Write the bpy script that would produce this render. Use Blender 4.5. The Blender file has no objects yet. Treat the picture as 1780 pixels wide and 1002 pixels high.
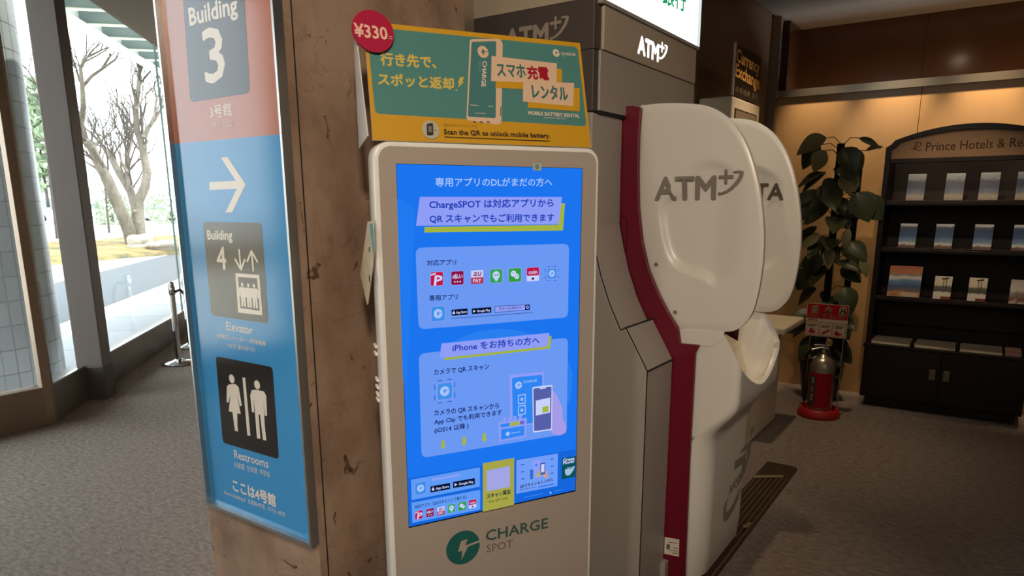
import bpy, bmesh, math, random
from mathutils import Vector, Matrix
S = bpy.context.scene
COL = S.collection
PI = math.pi
sin, cos, rad = math.sin, math.cos, math.radians

# ---------------------------------------------------------------- camera
FPX, CXP, CYP = 1210.34, 890.0, 617.23
PITCH, ROLL, YAW, YK = rad(12.37485), rad(.20911), rad(34.48), rad(29.319)
CAM = Vector((0, 0, 1.5))
def _room(v): return Vector((cos(YAW)*v[0]-sin(YAW)*v[1], sin(YAW)*v[0]+cos(YAW)*v[1], v[2]))
_F = Vector((0, cos(PITCH), -sin(PITCH))); _R0 = Vector((1, 0, 0)); _D0 = Vector((0, -sin(PITCH), -cos(PITCH)))
CF = _room(_F); CR = _room(cos(ROLL)*_R0 + sin(ROLL)*_D0); CD = _room(-sin(ROLL)*_R0 + cos(ROLL)*_D0)
cam = bpy.data.cameras.new('camera'); camo = bpy.data.objects.new('camera', cam); COL.objects.link(camo)
cam.sensor_width = 36; cam.lens = FPX/1780*36; cam.shift_y = (CYP-501)/1780; cam.clip_start = .05; cam.clip_end = 400
m3 = Matrix((CR, -CD, -CF)).transposed(); camo.matrix_world = Matrix.Translation(CAM) @ m3.to_4x4()
S.camera = camo
# ---------------------------------------------------------------- light and exposure
S.view_settings.view_transform = 'Standard'; S.view_settings.look = 'None'
S.view_settings.exposure = 0.0; S.view_settings.gamma = 1.0; S.view_settings.use_curve_mapping = False
W = bpy.data.worlds.new('sky'); S.world = W; W.use_nodes = True
W.node_tree.nodes['Background'].inputs[0].default_value = (.86, .93, 1, 1)
W.node_tree.nodes['Background'].inputs[1].default_value = 7.5
sun = bpy.data.lights.new('sun', 'SUN'); sun.energy = 14; sun.angle = rad(.6); sun.color = (1, .95, .86)
suno = bpy.data.objects.new('sun', sun); COL.objects.link(suno)
suno.rotation_euler = Vector((-.27, -.27, -.93)).to_track_quat('-Z', 'Y').to_euler()
def lamp(name, loc, power, color, size=.18, spot=None, aim=None, blend=.6):
    l = bpy.data.lights.new(name, 'SPOT' if spot else 'AREA'); l.energy = power; l.color = color
    if spot: l.spot_size = rad(spot); l.spot_blend = blend; l.shadow_soft_size = size/2
    else: l.shape = 'DISK'; l.size = size
    o = bpy.data.objects.new(name, l); COL.objects.link(o); o.location = loc
    if aim: o.rotation_euler = (Vector(aim)-Vector(loc)).to_track_quat('-Z', 'Y').to_euler()
    return o
WARM = (1, .74, .49); SOFT = (1, .86, .70)
lamp('kiosk_fill', (.6, -.6, 2.8), 235, SOFT, .25, spot=50, aim=(-1.3, 1.6, 1.6), blend=.5)  # added unseen lamp that brightens the kiosk and cash machine
for i, (x, y, p) in enumerate([(1.9, 1.0, 8), (-.5, -1.8, 45), (-.5, 4.47, 1.0)]):
    lamp('downlight', (x, y, 2.85), p, SOFT if y < 4 else WARM, .3 if y < 4 else .1)
lamp('shelf_fill', (-.35, 3.9, 2.86), 60, WARM, .08, spot=36, aim=(-.28, 5.66, 1.28), blend=.7)  # added fill from out of view, brightens the brochures
for x, p in ((-1.25, 55), (-.7, 90), (-.15, 105), (.4, 105)):
    lamp('wall_washer', (x, 5.72, 2.87), p, WARM, .06, spot=50, aim=(x, 6.02, 1.9), blend=1)
lamp('machine_downlight', (-.78, 2.78, 2.87), 45, WARM, .08, spot=38, aim=(-.80, 2.78, 0), blend=1)
lamp('machine_downlight', (-.95, 4.6, 2.87), 55, WARM, .08, spot=70, aim=(-1.35, 4.65, 0), blend=.8)

# ---------------------------------------------------------------- pixel rays onto real planes of the room
def ray(x, y): return CF + CR*((x-CXP)/FPX) + CD*((y-CYP)/FPX)
def hit(x, y, n, d):
    r = ray(x, y); n = Vector(n); return CAM + r*((d-n.dot(CAM))/n.dot(r))
def onx(x, y, X): return hit(x, y, (1, 0, 0), X)
def ony(x, y, Y): return hit(x, y, (0, 1, 0), Y)
def onz(x, y, Z=0): return hit(x, y, (0, 0, 1), Z)

# ---------------------------------------------------------------- materials
def lin(c):
    if isinstance(c, str):
        c = c.lstrip('#'); c = [int(c[i:i+2], 16)/255 for i in (0, 2, 4)]
    return tuple((v/12.92 if v <= .04045 else ((v+.055)/1.055)**2.4) for v in c)+(1,)
MC = {}
def mat(name, col, rough=.5, metal=0, spec=.5, emit=None, es=1, bump=None, coat=0, noise=None, trans=0):
    if name in MC: return MC[name]
    m = bpy.data.materials.new(name); m.use_nodes = True; nt = m.node_tree; b = nt.nodes['Principled BSDF']
    c = lin(col) if isinstance(col, str) else tuple(col)+(1,)
    b.inputs['Base Color'].default_value = c; b.inputs['Roughness'].default_value = rough; b.inputs['Metallic'].default_value = metal
    b.inputs['Specular IOR Level'].default_value = spec
    if coat: b.inputs['Coat Weight'].default_value = coat; b.inputs['Coat Roughness'].default_value = .05
    if trans: b.inputs['Transmission Weight'].default_value = trans
    if emit:
        b.inputs['Emission Color'].default_value = lin(emit) if isinstance(emit, str) else tuple(emit)+(1,)
        b.inputs['Emission Strength'].default_value = es
    N, L = nt.nodes, nt.links
    if bump or noise:
        tc = N.new('ShaderNodeTexCoord')
    if noise:                                  # (scale, other colour, contrast lo, hi, stretch)
        sc, c2, lo, hi, st = noise
        mp = N.new('ShaderNodeMapping'); mp.inputs['Scale'].default_value = st
        nz = N.new('ShaderNodeTexNoise'); nz.inputs['Scale'].default_value = sc; nz.inputs['Detail'].default_value = 8; nz.inputs['Roughness'].default_value = .62
        rp = N.new('ShaderNodeValToRGB'); rp.color_ramp.elements[0].position = lo; rp.color_ramp.elements[1].position = hi
        rp.color_ramp.elements[0].color = c; rp.color_ramp.elements[1].color = lin(c2)
        L.new(tc.outputs['Object'], mp.inputs[0]); L.new(mp.outputs[0], nz.inputs[0]); L.new(nz.outputs[0], rp.inputs[0]); L.new(rp.outputs[0], b.inputs['Base Color'])
    if bump:                                   # (scale, strength, distance)
        nz2 = N.new('ShaderNodeTexNoise'); nz2.inputs['Scale'].default_value = bump[0]; nz2.inputs['Detail'].default_value = 4
        bp = N.new('ShaderNodeBump'); bp.inputs['Strength'].default_value = bump[1]; bp.inputs['Distance'].default_value = bump[2]
        L.new(tc.outputs['Object'], nz2.inputs[0]); L.new(nz2.outputs[0], bp.inputs['Height']); L.new(bp.outputs[0], b.inputs['Normal'])
    MC[name] = m; return m
def ink(c, rough=.5, spec=.3):                          # printed colour on a lit panel
    return mat('ink %s %.2f' % (c, rough), c, rough, 0, .3)
def glow(c, s=1.0):                            # colour shown by a lit display
    return mat('glow %s %.2f' % (c, s), '#000000', .5, 0, 0, emit=c, es=s)
def glass_mat(veil=0):
    m = bpy.data.materials.new('veiled window glass' if veil else 'window glass'); m.use_nodes = True; nt = m.node_tree; N, L = nt.nodes, nt.links
    N.remove(N['Principled BSDF']); t = N.new('ShaderNodeBsdfTransparent'); t.inputs[0].default_value = (.97, .99, .985, 1)
    g = N.new('ShaderNodeBsdfGlossy'); g.inputs['Roughness'].default_value = .0
    lw = N.new('ShaderNodeLayerWeight'); lw.inputs[0].default_value = .5; pw = N.new('ShaderNodeMath'); pw.operation = 'POWER'; pw.inputs[1].default_value = 5
    f = N.new('ShaderNodeMath'); f.operation = 'MULTIPLY_ADD'; f.inputs[1].default_value = .8; f.inputs[2].default_value = .025; mx = N.new('ShaderNodeMixShader')
    L.new(lw.outputs['Facing'], pw.inputs[0]); L.new(pw.outputs[0], f.inputs[0])
    L.new(f.outputs[0], mx.inputs[0]); L.new(t.outputs[0], mx.inputs[1]); L.new(g.outputs[0], mx.inputs[2]); L.new(mx.outputs[0], N['Material Output'].inputs[0])
    if veil:  # haze mixed into the pane to lighten the tiles seen through it
        tr = N.new('ShaderNodeBsdfTranslucent'); tr.inputs[0].default_value = (.75, .77, .76, 1); m2 = N.new('ShaderNodeMixShader'); m2.inputs[0].default_value = veil
        L.new(mx.outputs[0], m2.inputs[1]); L.new(tr.outputs[0], m2.inputs[2]); L.new(m2.outputs[0], N['Material Output'].inputs[0])
    return m
def brick_mat(name, c1, c2, mortar, bw, rh, ms, rough=.5, axis='cyl', rot=0, offset=0, bumpy=.2):
    m = bpy.data.materials.new(name); m.use_nodes = True; nt = m.node_tree; N, L = nt.nodes, nt.links; b = N['Principled BSDF']
    tc = N.new('ShaderNodeTexCoord'); br = N.new('ShaderNodeTexBrick'); b.inputs['Roughness'].default_value = rough
    br.inputs['Color1'].default_value = lin(c1); br.inputs['Color2'].default_value = lin(c2); br.inputs['Mortar'].default_value = lin(mortar)
    br.inputs['Scale'].default_value = 1; br.inputs['Mortar Size'].default_value = ms; br.inputs['Brick Width'].default_value = bw; br.inputs['Row Height'].default_value = rh
    br.offset = offset
    if axis == 'uv': L.new(tc.outputs['UV'], br.inputs[0])
    else:
        mp = N.new('ShaderNodeMapping'); mp.inputs['Rotation'].default_value = (0, 0, rot); L.new(tc.outputs['Object'], mp.inputs[0]); L.new(mp.outputs[0], br.inputs[0])
    L.new(br.outputs[0], b.inputs['Base Color']); return m

# ---------------------------------------------------------------- mesh builder
class MB:
    def __init__(s): s.v = []; s.f = []; s.mi = []; s.mats = []; s.sm = []; s.uv = None
    def m(s, mt):
        if mt not in s.mats: s.mats.append(mt)
        return s.mats.index(mt)
    def face(s, pts, mt, smooth=False):
        b = len(s.v); s.v += [tuple(p) for p in pts]; s.f.append(tuple(range(b, b+len(pts)))); s.mi.append(s.m(mt)); s.sm.append(smooth)
    def grid(s, rows, mt, closed=False, smooth=True, flip=False):
        b = len(s.v); n = len(rows[0]); k = s.m(mt)
        for r in rows: s.v += [tuple(p) for p in r]
        for i in range(len(rows)-1):
            for j in range(n if closed else n-1):
                q = (b+i*n+j, b+i*n+(j+1) % n, b+(i+1)*n+(j+1) % n, b+(i+1)*n+j)
                s.f.append(q[::-1] if flip else q); s.mi.append(k); s.sm.append(smooth)
    def box(s, lo, hi, mt, M=None):
        x0, y0, z0 = lo; x1, y1, z1 = hi
        P = [Vector(p) for p in ((x0,y0,z0),(x1,y0,z0),(x1,y1,z0),(x0,y1,z0),(x0,y0,z1),(x1,y0,z1),(x1,y1,z1),(x0,y1,z1))]
        if M: P = [M @ p for p in P]
        b = len(s.v); s.v += [tuple(p) for p in P]
        for q in ((0,3,2,1),(4,5,6,7),(0,1,5,4),(1,2,6,5),(2,3,7,6),(3,0,4,7)):
            s.f.append(tuple(b+i for i in q)); s.mi.append(s.m(mt)); s.sm.append(False)
    def prism(s, pts, off, mt, side=None, smooth=False):
        """closed polygon of 3-D points pushed along off; the first face looks against off"""
        off = Vector(off); P = [Vector(p) for p in pts]; nn = Vector()
        for i in range(len(P)): nn += P[i].cross(P[(i+1) % len(P)])
        if nn.dot(off) > 0: P = P[::-1]
        Q = [p+off for p in P]; n = len(P); b = len(s.v); s.v += [tuple(p) for p in P+Q]
        s.f.append(tuple(range(b, b+n))); s.f.append(tuple(range(b+2*n-1, b+n-1, -1)))
        s.mi += [s.m(mt), s.m(mt)]; s.sm += [False, False]; k = s.m(side or mt)
        for i in range(n):
            j = (i+1) % n; s.f.append((b+j, b+i, b+n+i, b+n+j)); s.mi.append(k); s.sm.append(smooth)
    def tube(s, path, r, mt, n=10, cap=True):
        P = [Vector(p) for p in path]; rows = []
        R = r if isinstance(r, (list, tuple)) else [r]*len(P); ref = None
        for i, p in enumerate(P):
            t = (P[min(i+1, len(P)-1)]-P[max(i-1, 0)]).normalized()
            if ref is None: ref = t.orthogonal().normalized()
            ref = (ref - t*ref.dot(t)).normalized(); bi = t.cross(ref)
            rows.append([p+(ref*cos(2*PI*k/n)+bi*sin(2*PI*k/n))*R[i] for k in range(n)])
        s.grid(rows, mt, closed=True)
        if cap: s.face(rows[0][::-1], mt); s.face(rows[-1], mt)
    def lathe(s, prof, c, mt, n=32):
        c = Vector(c); s.grid([[c+Vector((r*cos(2*PI*k/n), r*sin(2*PI*k/n), z)) for k in range(n)] for r, z in prof], mt, closed=True)
    def build(s, name, parent=None, bevel=0, seg=2, subsurf=0):
        me = bpy.data.meshes.new(name); me.from_pydata(s.v, [], s.f)
        for mt in s.mats: me.materials.append(mt)
        me.polygons.foreach_set('material_index', s.mi); me.polygons.foreach_set('use_smooth', s.sm); me.update()
        if s.uv:
            ul = me.uv_layers.new(name='UVMap')
            for lp in me.loops: ul.data[lp.index].uv = s.uv[lp.vertex_index]
        o = bpy.data.objects.new(name, me); COL.objects.link(o)
        if parent:
            o.parent = parent; o.matrix_parent_inverse = Matrix.Translation(-Vector(parent.location))
        if bevel:
            md = o.modifiers.new('bevel', 'BEVEL'); md.width = bevel; md.segments = seg; md.limit_method = 'ANGLE'; md.angle_limit = rad(40)
        if subsurf:
            md = o.modifiers.new('subsurf', 'SUBSURF'); md.levels = subsurf; md.render_levels = subsurf
        return o
def thing(name, label, cat, loc=(0, 0, 0), group=None):
    o = bpy.data.objects.new(name, None); COL.objects.link(o); o.location = loc; o.empty_display_size = .1
    o['label'] = label; o['category'] = cat
    if group: o['group'] = group
    return o
def tag(o, label, cat, group=None, kind=None):
    o['label'] = label; o['category'] = cat
    if group: o['group'] = group
    if kind: o['kind'] = kind
    return o
def struct(o): o['kind'] = 'structure'; return o
def dup(root, loc, rotz=None, label=None):
    r = root.copy(); COL.objects.link(r); r.location = loc
    if rotz is not None: r.rotation_euler = (0, 0, rotz)
    if label: r['label'] = label
    for ch in list(root.children):
        c = ch.copy(); COL.objects.link(c); c.parent = r; c.matrix_parent_inverse = ch.matrix_parent_inverse.copy()
        for g in ch.children:
            d = g.copy(); COL.objects.link(d); d.parent = c; d.matrix_parent_inverse = g.matrix_parent_inverse.copy()
    return r

# ---------------------------------------------------------------- flat printed / displayed artwork on a plane
TXT = {}
def text_shape(body):
    if body in TXT: return TXT[body]
    c = bpy.data.curves.new('lettering', 'FONT'); c.body = body; c.resolution_u = 2; c.fill_mode = 'BOTH'
    o = bpy.data.objects.new('lettering', c); COL.objects.link(o)
    dg = bpy.context.evaluated_depsgraph_get(); me = bpy.data.meshes.new_from_object(o.evaluated_get(dg))
    vs = [(v.co.x, v.co.y) for v in me.vertices]; fs = [tuple(p.vertices) for p in me.polygons]
    bpy.data.objects.remove(o); bpy.data.curves.remove(c); bpy.data.meshes.remove(me)
    x0 = min(v[0] for v in vs); x1 = max(v[0] for v in vs); y0 = min(v[1] for v in vs); y1 = max(v[1] for v in vs)
    TXT[body] = ([((x-x0)/(x1-x0), (y-y0)/(y1-y0)) for x, y in vs], fs, (x1-x0)/(y1-y0)); return TXT[body]
class Art:
    """layers of flat colour lying on one plane (origin O, unit axes U right, V up, N towards the viewer)"""
    def __init__(s, O, U, V, lift=.0004, step=4e-5):
        s.O = Vector(O); s.U = Vector(U).normalized(); s.V = Vector(V).normalized(); s.N = s.U.cross(s.V); s.mb = MB(); s.z = lift; s.step = step
    def p(s, x, y):
        w = hit(x, y, s.N, s.N.dot(s.O))-s.O; return Vector((w.dot(s.U), w.dot(s.V)))
    def w(s, q, z=None): return s.O + s.U*q[0] + s.V*q[1] + s.N*(s.z if z is None else z)
    def poly2(s, q, mt):
        q = [Vector(a) for a in q]; ar = sum(q[i].x*q[(i+1) % len(q)].y-q[(i+1) % len(q)].x*q[i].y for i in range(len(q)))
        if ar < 0: q = q[::-1]
        s.mb.face([s.w(a) for a in q], mt); s.z += s.step
    def poly(s, px, mt): s.poly2([s.p(*a) for a in px], mt)
    def rpoly(s, px, r, mt, shrink=0):
        """polygon with rounded corners; r in metres"""
        q = [s.p(*a) for a in px]; n = len(q)
        if shrink:
            c = sum(q, Vector((0, 0)))/n; q = [c+(a-c)*(1-shrink/max((a-c).length, 1e-6)) for a in q]
        out = []
        for i in range(n):
            a, b, c = q[i-1], q[i], q[(i+1) % n]; d1 = (a-b); d2 = (c-b); k = min(r, d1.length*.45, d2.length*.45)
            e1 = b+d1.normalized()*k; e2 = b+d2.normalized()*k
            for t in [j/5 for j in range(6)]: out.append((1-t)**2*e1+2*t*(1-t)*b+t*t*e2)
        s.poly2(out, mt)
    def disc(s, px, r, mt, n=32, ry=None):
        c = s.p(*px) if not isinstance(px, Vector) else px
        s.poly2([c+Vector((r*cos(2*PI*k/n), (ry or r)*sin(2*PI*k/n))) for k in range(n)], mt)
    def discp(s, px, rp, mt, n=32): s.disc(px, (s.p(px[0], px[1]-rp)-s.p(*px)).length, mt, n)
    def stroke(s, px, w, mt, closed=False):
        """polyline; w is its width in pixels at its start"""
        q = [s.p(*a) for a in px]; h = (s.p(px[0][0], px[0][1]-w)-q[0]).length/2
        if closed: q.append(q[0])
        for a, b in zip(q, q[1:]):
            d = (b-a).normalized(); nn = Vector((-d.y, d.x))*h; a2 = a-d*h*.3; b2 = b+d*h*.3
            s.poly2([a2-nn, b2-nn, b2+nn, a2+nn], mt)
    def text(s, body, p0, p1, h, mt, bold=0., up=None, lean=0):
        """lettering whose box runs from pixel p0 to p1 along its foot and h pixels up"""
        vs, fs, _ = text_shape(body); a = s.p(*p0); b = s.p(*p1); t = s.p(*(up or (p0[0], p0[1]-h)))
        u = b-a; hh = (t-a).length; v = (t-a) if up else Vector((0, 1))*hh
        if lean: v = v+u.normalized()*lean*hh
        offs = [(0, 0)]
        if bold: e = bold*hh; offs = [(e, 0), (-e, 0), (0, e), (0, -e), (.7*e, .7*e), (-.7*e, -.7*e), (.7*e, -.7*e), (-.7*e, .7*e)]
        k = s.mb.m(mt); flip = u.x*v.y-u.y*v.x < 0
        for ox, oy in offs:
            bi = len(s.mb.v); s.mb.v += [tuple(s.w(a+u*x+v*y+Vector((ox, oy)))) for x, y in vs]
            for f in fs:
                f = f[::-1] if flip else f
                s.mb.f.append(tuple(bi+i for i in f)); s.mb.mi.append(k); s.mb.sm.append(False)
            s.z += 6e-6
        s.z += s.step
    def bank_logo(s, p0, p1, h, mt, bold=.05):
        """ATM with a raised plus and a swoosh; p0-p1 is the foot of the letters"""
        s.text('ATM', p0, p1, h, mt, bold)
        a = s.p(*p0); u = s.p(*p1)-a; v = Vector((0, 1))*(s.p(p0[0], p0[1]-h)-a).length; g = lambda l: s.poly2([a+u*x+v*y for x, y in l], mt)
        g([(1.15, .645), (1.20, .645), (1.20, 1.29), (1.15, 1.29)]); g([(1.05, .89), (1.30, .89), (1.30, 1.04), (1.05, 1.04)])
        sw = [(1.30, 1.20), (1.40, 1.23), (1.47, 1.17), (1.46, .98), (1.42, .75), (1.30, .41), (1.20, .26), (1.09, .16), (1.05, .18), (1.05, .32), (1.09, .27), (1.18, .36), (1.27, .54), (1.36, .83), (1.40, 1.04), (1.39, 1.12), (1.30, 1.13)]
        g(sw)
    def spark(s, c, r, disc, cut):
        """round emblem with a bolt and an open slot"""
        q = s.p(*c) if not isinstance(c, Vector) else c
        s.disc(q, r, disc)
        P = [(-.10, .42), (.30, .46), (.12, .12), (.36, .10), (-.12, -.72), (-.06, -.18), (-.30, -.18), (-.22, .12)]
        s.poly2([q+Vector((x*r, y*r)) for x, y in P], cut); s.poly2([q+Vector((x*r, y*r)) for x, y in ((.22, -.02), (1.02, .10), (1.02, .22), (.26, .12))], cut)
    def build(s, name, parent=None): return s.mb.build(name, parent)

# ---------------------------------------------------------------- common materials
CARPET = mat('carpet', '#7e7168', .95, 0, .1, noise=(26, '#a89b91', .32, .70, (1, 1.9, 1)), bump=(190, .55, .02))
MARBLE = mat('brown marble', '#a58a74', .35, 0, .4, noise=(5.5, '#7d6351', .38, .72, (1, 1, .7)), bump=(40, .05, .01))
LEDGE = mat('bronze ledge', '#77706a', .38, .55, .5, noise=(3, '#8a837c', .3, .7, (1, 1, 1)))
MULL = mat('bronze mullion', '#6e655f', .45, .3)
SILVER = mat('brushed silver', '#b9b8b4', .28, .9)
CHROME = mat('chrome', '#d8d8d8', .12, 1)
DARKW = mat('dark panel', '#472c1c', .14, 0, .6, noise=(2, '#3f2616', .3, .7, (1, 1, .2)))
def pitted(m, scale, dark):                     # small dark pits and hairline veins of their own shape
    nt = m.node_tree; N, L = nt.nodes, nt.links; b = N['Principled BSDF']; src = b.inputs['Base Color'].links[0].from_socket
    tc = N.new('ShaderNodeTexCoord'); nz = N.new('ShaderNodeTexNoise'); nz.inputs['Scale'].default_value = scale; nz.inputs['Detail'].default_value = 6; nz.inputs['Distortion'].default_value = 1.2
    rp = N.new('ShaderNodeValToRGB'); rp.color_ramp.elements[0].position = .30; rp.color_ramp.elements[0].color = (1, 1, 1, 1); rp.color_ramp.elements[1].position = .345; rp.color_ramp.elements[1].color = (0, 0, 0, 1)
    n2 = N.new('ShaderNodeTexNoise'); n2.inputs['Scale'].default_value = 3.2; n2.inputs['Detail'].default_value = 7; n2.inputs['Distortion'].default_value = .8
    r2 = N.new('ShaderNodeValToRGB'); e = r2.color_ramp.elements; e[0].position = .492; e[0].color = (0, 0, 0, 1); e[1].position = .508; e[1].color = (0, 0, 0, 1); k = e.new(.5); k.color = (.28, .28, .28, 1)
    mx = N.new('ShaderNodeMath'); mx.operation = 'MAXIMUM'; mc = N.new('ShaderNodeMixRGB'); mc.inputs[2].default_value = lin(dark)
    L.new(tc.outputs['Object'], nz.inputs[0]); L.new(tc.outputs['Object'], n2.inputs[0]); L.new(nz.outputs[0], rp.inputs[0]); L.new(n2.outputs[0], r2.inputs[0]); L.new(rp.outputs[0], mx.inputs[0]); L.new(r2.outputs[0], mx.inputs[1])
    L.new(mx.outputs[0], mc.inputs[0]); L.new(src, mc.inputs[1]); L.new(mc.outputs[0], b.inputs['Base Color'])
pitted(MARBLE, 17, '#584232')
BROWNW = mat('brown wall panel', '#7a5f48', .5, 0, .3, noise=(3, '#6d533e', .3, .7, (1, 1, .3)))
ORANGE = mat('maple panel', '#bd9766', .22, 0, .5, noise=(2.4, '#c8a270', .3, .7, (1, 1, .12)))
STEEL = mat('steel trim', '#a39684', .25, .85)
GREYP = mat('grey laminate', '#a0968c', .45, 0, .4)
GREYL = mat('light grey laminate', '#b0a08c', .45, 0, .4)
GREYD = mat('charcoal laminate', '#4d4541', .5, 0, .3)
SEAM = mat('seam', '#15110f', .8)
REDP = mat('crimson plastic', '#680a21', .4, 0, .4)
WHITEP = mat('white plastic', '#d9d2c6', .30, 0, .5)
CREAM = mat('cream plastic', '#d6c9b0', .35, 0, .4)
BLACK = mat('black plastic', '#0d0c0c', .4)
GLASS = glass_mat()
CEIL = mat('ceiling paint', '#655543', .8)
WALLP = mat('plain wall', '#8d8072', .8)

# ---------------------------------------------------------------- the setting: room shell
K = Vector((-5.28, 2.04, 0)); GU = Vector((-.70711, .70711, 0)); GN = Vector((.70711, .70711, 0))   # the glazing turns 45 degrees here
def gl(u, n, z): return K + GU*u + GN*n + Vector((0, 0, z))
E_ = gl(6.8, 0, 0)
mb = MB()
mb.prism([(-5.3, -4, 0), (4, -4, 0), (4, 7.0, 0), (E_.x, 7.0, 0), (E_.x, E_.y, 0), (K.x, K.y, 0)], (0, 0, -.1), CARPET)
struct(mb.build('floor'))
mb = MB(); mb.prism([(-1.55, -4, 2.89), (4, -4, 2.89), (4, 6.55, 2.89), (-1.55, 6.55, 2.89)], (0, 0, .1), CEIL)
mb.prism([(-5.4, -4, 3.2), (-1.55, -4, 3.2), (-1.55, 7.0, 3.2), (E_.x-.1, 7.0, 3.2), (E_.x-.1, E_.y, 3.2), (K.x-.1, K.y, 3.2)], (0, 0, .3), CEIL)
mb.box((-1.6, -4, 2.89), (-1.55, 6.55, 3.2), CEIL)
struct(mb.build('ceiling'))
mb = MB(); mb.box((-5.3, -4.1, 0), (4, -4, 3.2), WALLP); struct(mb.build('wall_back'))
mb = MB(); mb.box((4, -4, 0), (4.1, 7, 3.2), WALLP); struct(mb.build('wall_right'))
mb = MB(); mb.box((E_.x-.1, 6.98, 0), (-1.9, 7.1, 3.2), WALLP); struct(mb.build('wall_front'))
# wall behind the machines, then the brown panelled wall beside the exchange machine
mb = MB(); mb.box((-2.0, 1.9, 0), (-1.72, 3.17, 3.2), WALLP); mb.box((-2.0, 3.17, 0), (-1.62, 5.96, 3.2), BROWNW); mb.box((-2.0, 5.96, 0), (-1.62, 7.0, 3.2), DARKW)
struct(mb.build('wall_left'))
mb = MB(); mb.box((-1.60, 1.925, 0), (-1.515, 1.99, 3.2), STEEL); mb.box((-1.66, 1.99, 0), (-1.60, 2.06, 3.2), SEAM); struct(mb.build('trim_1'))
# marble pillar
mb = MB(); mb.box((-2.05, 1.2, 0), (-1.5, 1.92, 3.2), MARBLE); mb.box((-1.4995, 1.225, 0), (-1.498, 1.229, 3.2), SEAM)
struct(mb.build('wall_pillar', bevel=.006))
# far wall: maple panels below a steel rail, dark glossy recess above
mb = MB()
mb.box((-1.62, 6.0, 0), (-.56, 6.12, 2.30), ORANGE); mb.box((-.556, 6.0, 0), (.70, 6.12, 2.30), ORANGE); mb.box((.704, 6.0, 0), (4, 6.12, 2.30), ORANGE)
mb.box((-.56, 6.004, 0), (.704, 6.1, 2.30), SEAM)
struct(mb.build('wall_far'))
mb = MB(); mb.box((-1.57, 5.975, 2.295), (4, 6.14, 2.35), STEEL); struct(mb.build('trim_2'))
mb = MB(); mb.box((-1.62, 5.94, 0), (-1.555, 5.998, 2.89), STEEL); struct(mb.build('trim_3'))
mb = MB(); mb.box((-1.62, 6.5, 2.2), (4, 6.6, 2.95), DARKW); mb.box((-1.62, 6.12, 2.2), (-1.53, 6.5, 2.95), DARKW)
for x in (-.62, .30, 1.2): mb.box((x, 6.498, 2.3), (x+.004, 6.5, 2.89), SEAM)
struct(mb.build('wall_recess'))
# window ledges, panes, mullions
HL = .265; GE = 3.49
mb = MB(); mb.box((-5.40, -4, 0), (-5.28, 2.04, HL), mat('tan ledge', '#8f7c6a', .5, .3)); struct(mb.build('baseboard_left'))
mb = MB(); mb.prism([gl(0, 0, 0), gl(6.8, 0, 0), gl(6.8, -.12, 0), gl(0, -.12, 0)], (0, 0, HL), LEDGE)
mb.prism([gl(.02, .001, HL), gl(6.8, .001, HL), gl(6.8, -.03, HL), gl(.02, -.03, HL)], (0, 0, .012), SILVER)
struct(mb.build('baseboard_front'))
mb = MB(); mb.box((-5.34, -1.7, HL), (-5.33, 1.99, 3.2), glass_mat(.05)); struct(mb.build('window_1'))
mb = MB(); mb.box((-5.40, -4, 0), (-5.25, -1.7, 3.2), WALLP); struct(mb.build('wall_side'))
mb = MB(); mb.prism([gl(.05, -.03, HL), gl(.6, -.03, HL), gl(.6, -.038, HL), gl(.05, -.038, HL)], (0, 0, 2.95), GLASS); struct(mb.build('window_2'))
mb = MB(); mb.prism([gl(.75, -.03, HL), gl(GE-.006, -.03, HL), gl(GE-.006, -.038, HL), gl(.75, -.038, HL)], (0, 0, 2.95), GLASS); struct(mb.build('window_3'))
mb = MB(); mb.prism([gl(GE+.018, -.03, HL), gl(6.8, -.03, HL), gl(6.8, -.038, HL), gl(GE+.018, -.038, HL)], (0, 0, 2.95), GLASS); struct(mb.build('window_4'))
mb = MB(); mb.prism([gl(GE, -.026, HL), gl(GE+.012, -.026, HL), gl(GE+.012, -.044, HL), gl(GE, -.044, HL)], (0, 0, 2.95), mat('green glass edge', '#7f9c98', .2)); struct(mb.build('trim_4'))
mb = MB(); mb.prism([(-5.275, 1.985, 0), (-5.275, 2.04, 0), gl(.04, 0, 0), gl(.04, -.07, 0), (-5.35, 1.985, 0)], (0, 0, 3.2), mat('bronze strip', '#9a8672', .4, .5)); struct(mb.build('trim_5', bevel=.004))
mb = MB(); mb.prism([gl(.58, .13, 0), gl(.76, .13, 0), gl(.76, -.06, 0), gl(.58, -.06, 0)], (0, 0, 3.2), MULL)
mb.prism([gl(.574, .136, 0), gl(.766, .136, 0), gl(.766, -.06, 0), gl(.574, -.06, 0)], (0, 0, HL), mat('mullion foot', '#4f4844', .5, .3))
struct(mb.build('trim_6', bevel=.006))

# ---------------------------------------------------------------- outdoors
PAVE = brick_mat('pavers', '#989b9e', '#8f9396', '#62686c', 1.2, 1.0, .012, .8, 'obj', rad(45))
ASPH = mat('asphalt', '#565c60', .85, noise=(6, '#4c5256', .3, .7, (1, 1, 1)))
CONC = mat('pale concrete', '#b8b4aa', .9)
GRASSB = mat('dry bank', '#8a7340', 1, noise=(1.4, '#3f3c20', .35, .65, (1, 1, 1)), bump=(5, 1, .2))
def strip(u0, u1, n0, n1, z0, z1, mt, name):
    mb = MB(); mb.prism([gl(u0, n0, z0), gl(u1, n0, z0), gl(u1, n1, z0), gl(u0, n1, z0)], (0, 0, z1-z0), mt); return struct(mb.build(name))
strip(-7, 30, -.12, -1.93, -.3, -.1, PAVE, 'ground_pavement')
strip(-7, 40, -1.93, -2.02, -.3, -.09, CONC, 'ground_kerb')
strip(-7, 60, -2.02, -4.5, -.3, -.14, ASPH, 'ground_road')
strip(-40, 90, -4.5, -60, -.5, -.13, CONC, 'ground_far_walk')
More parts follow.
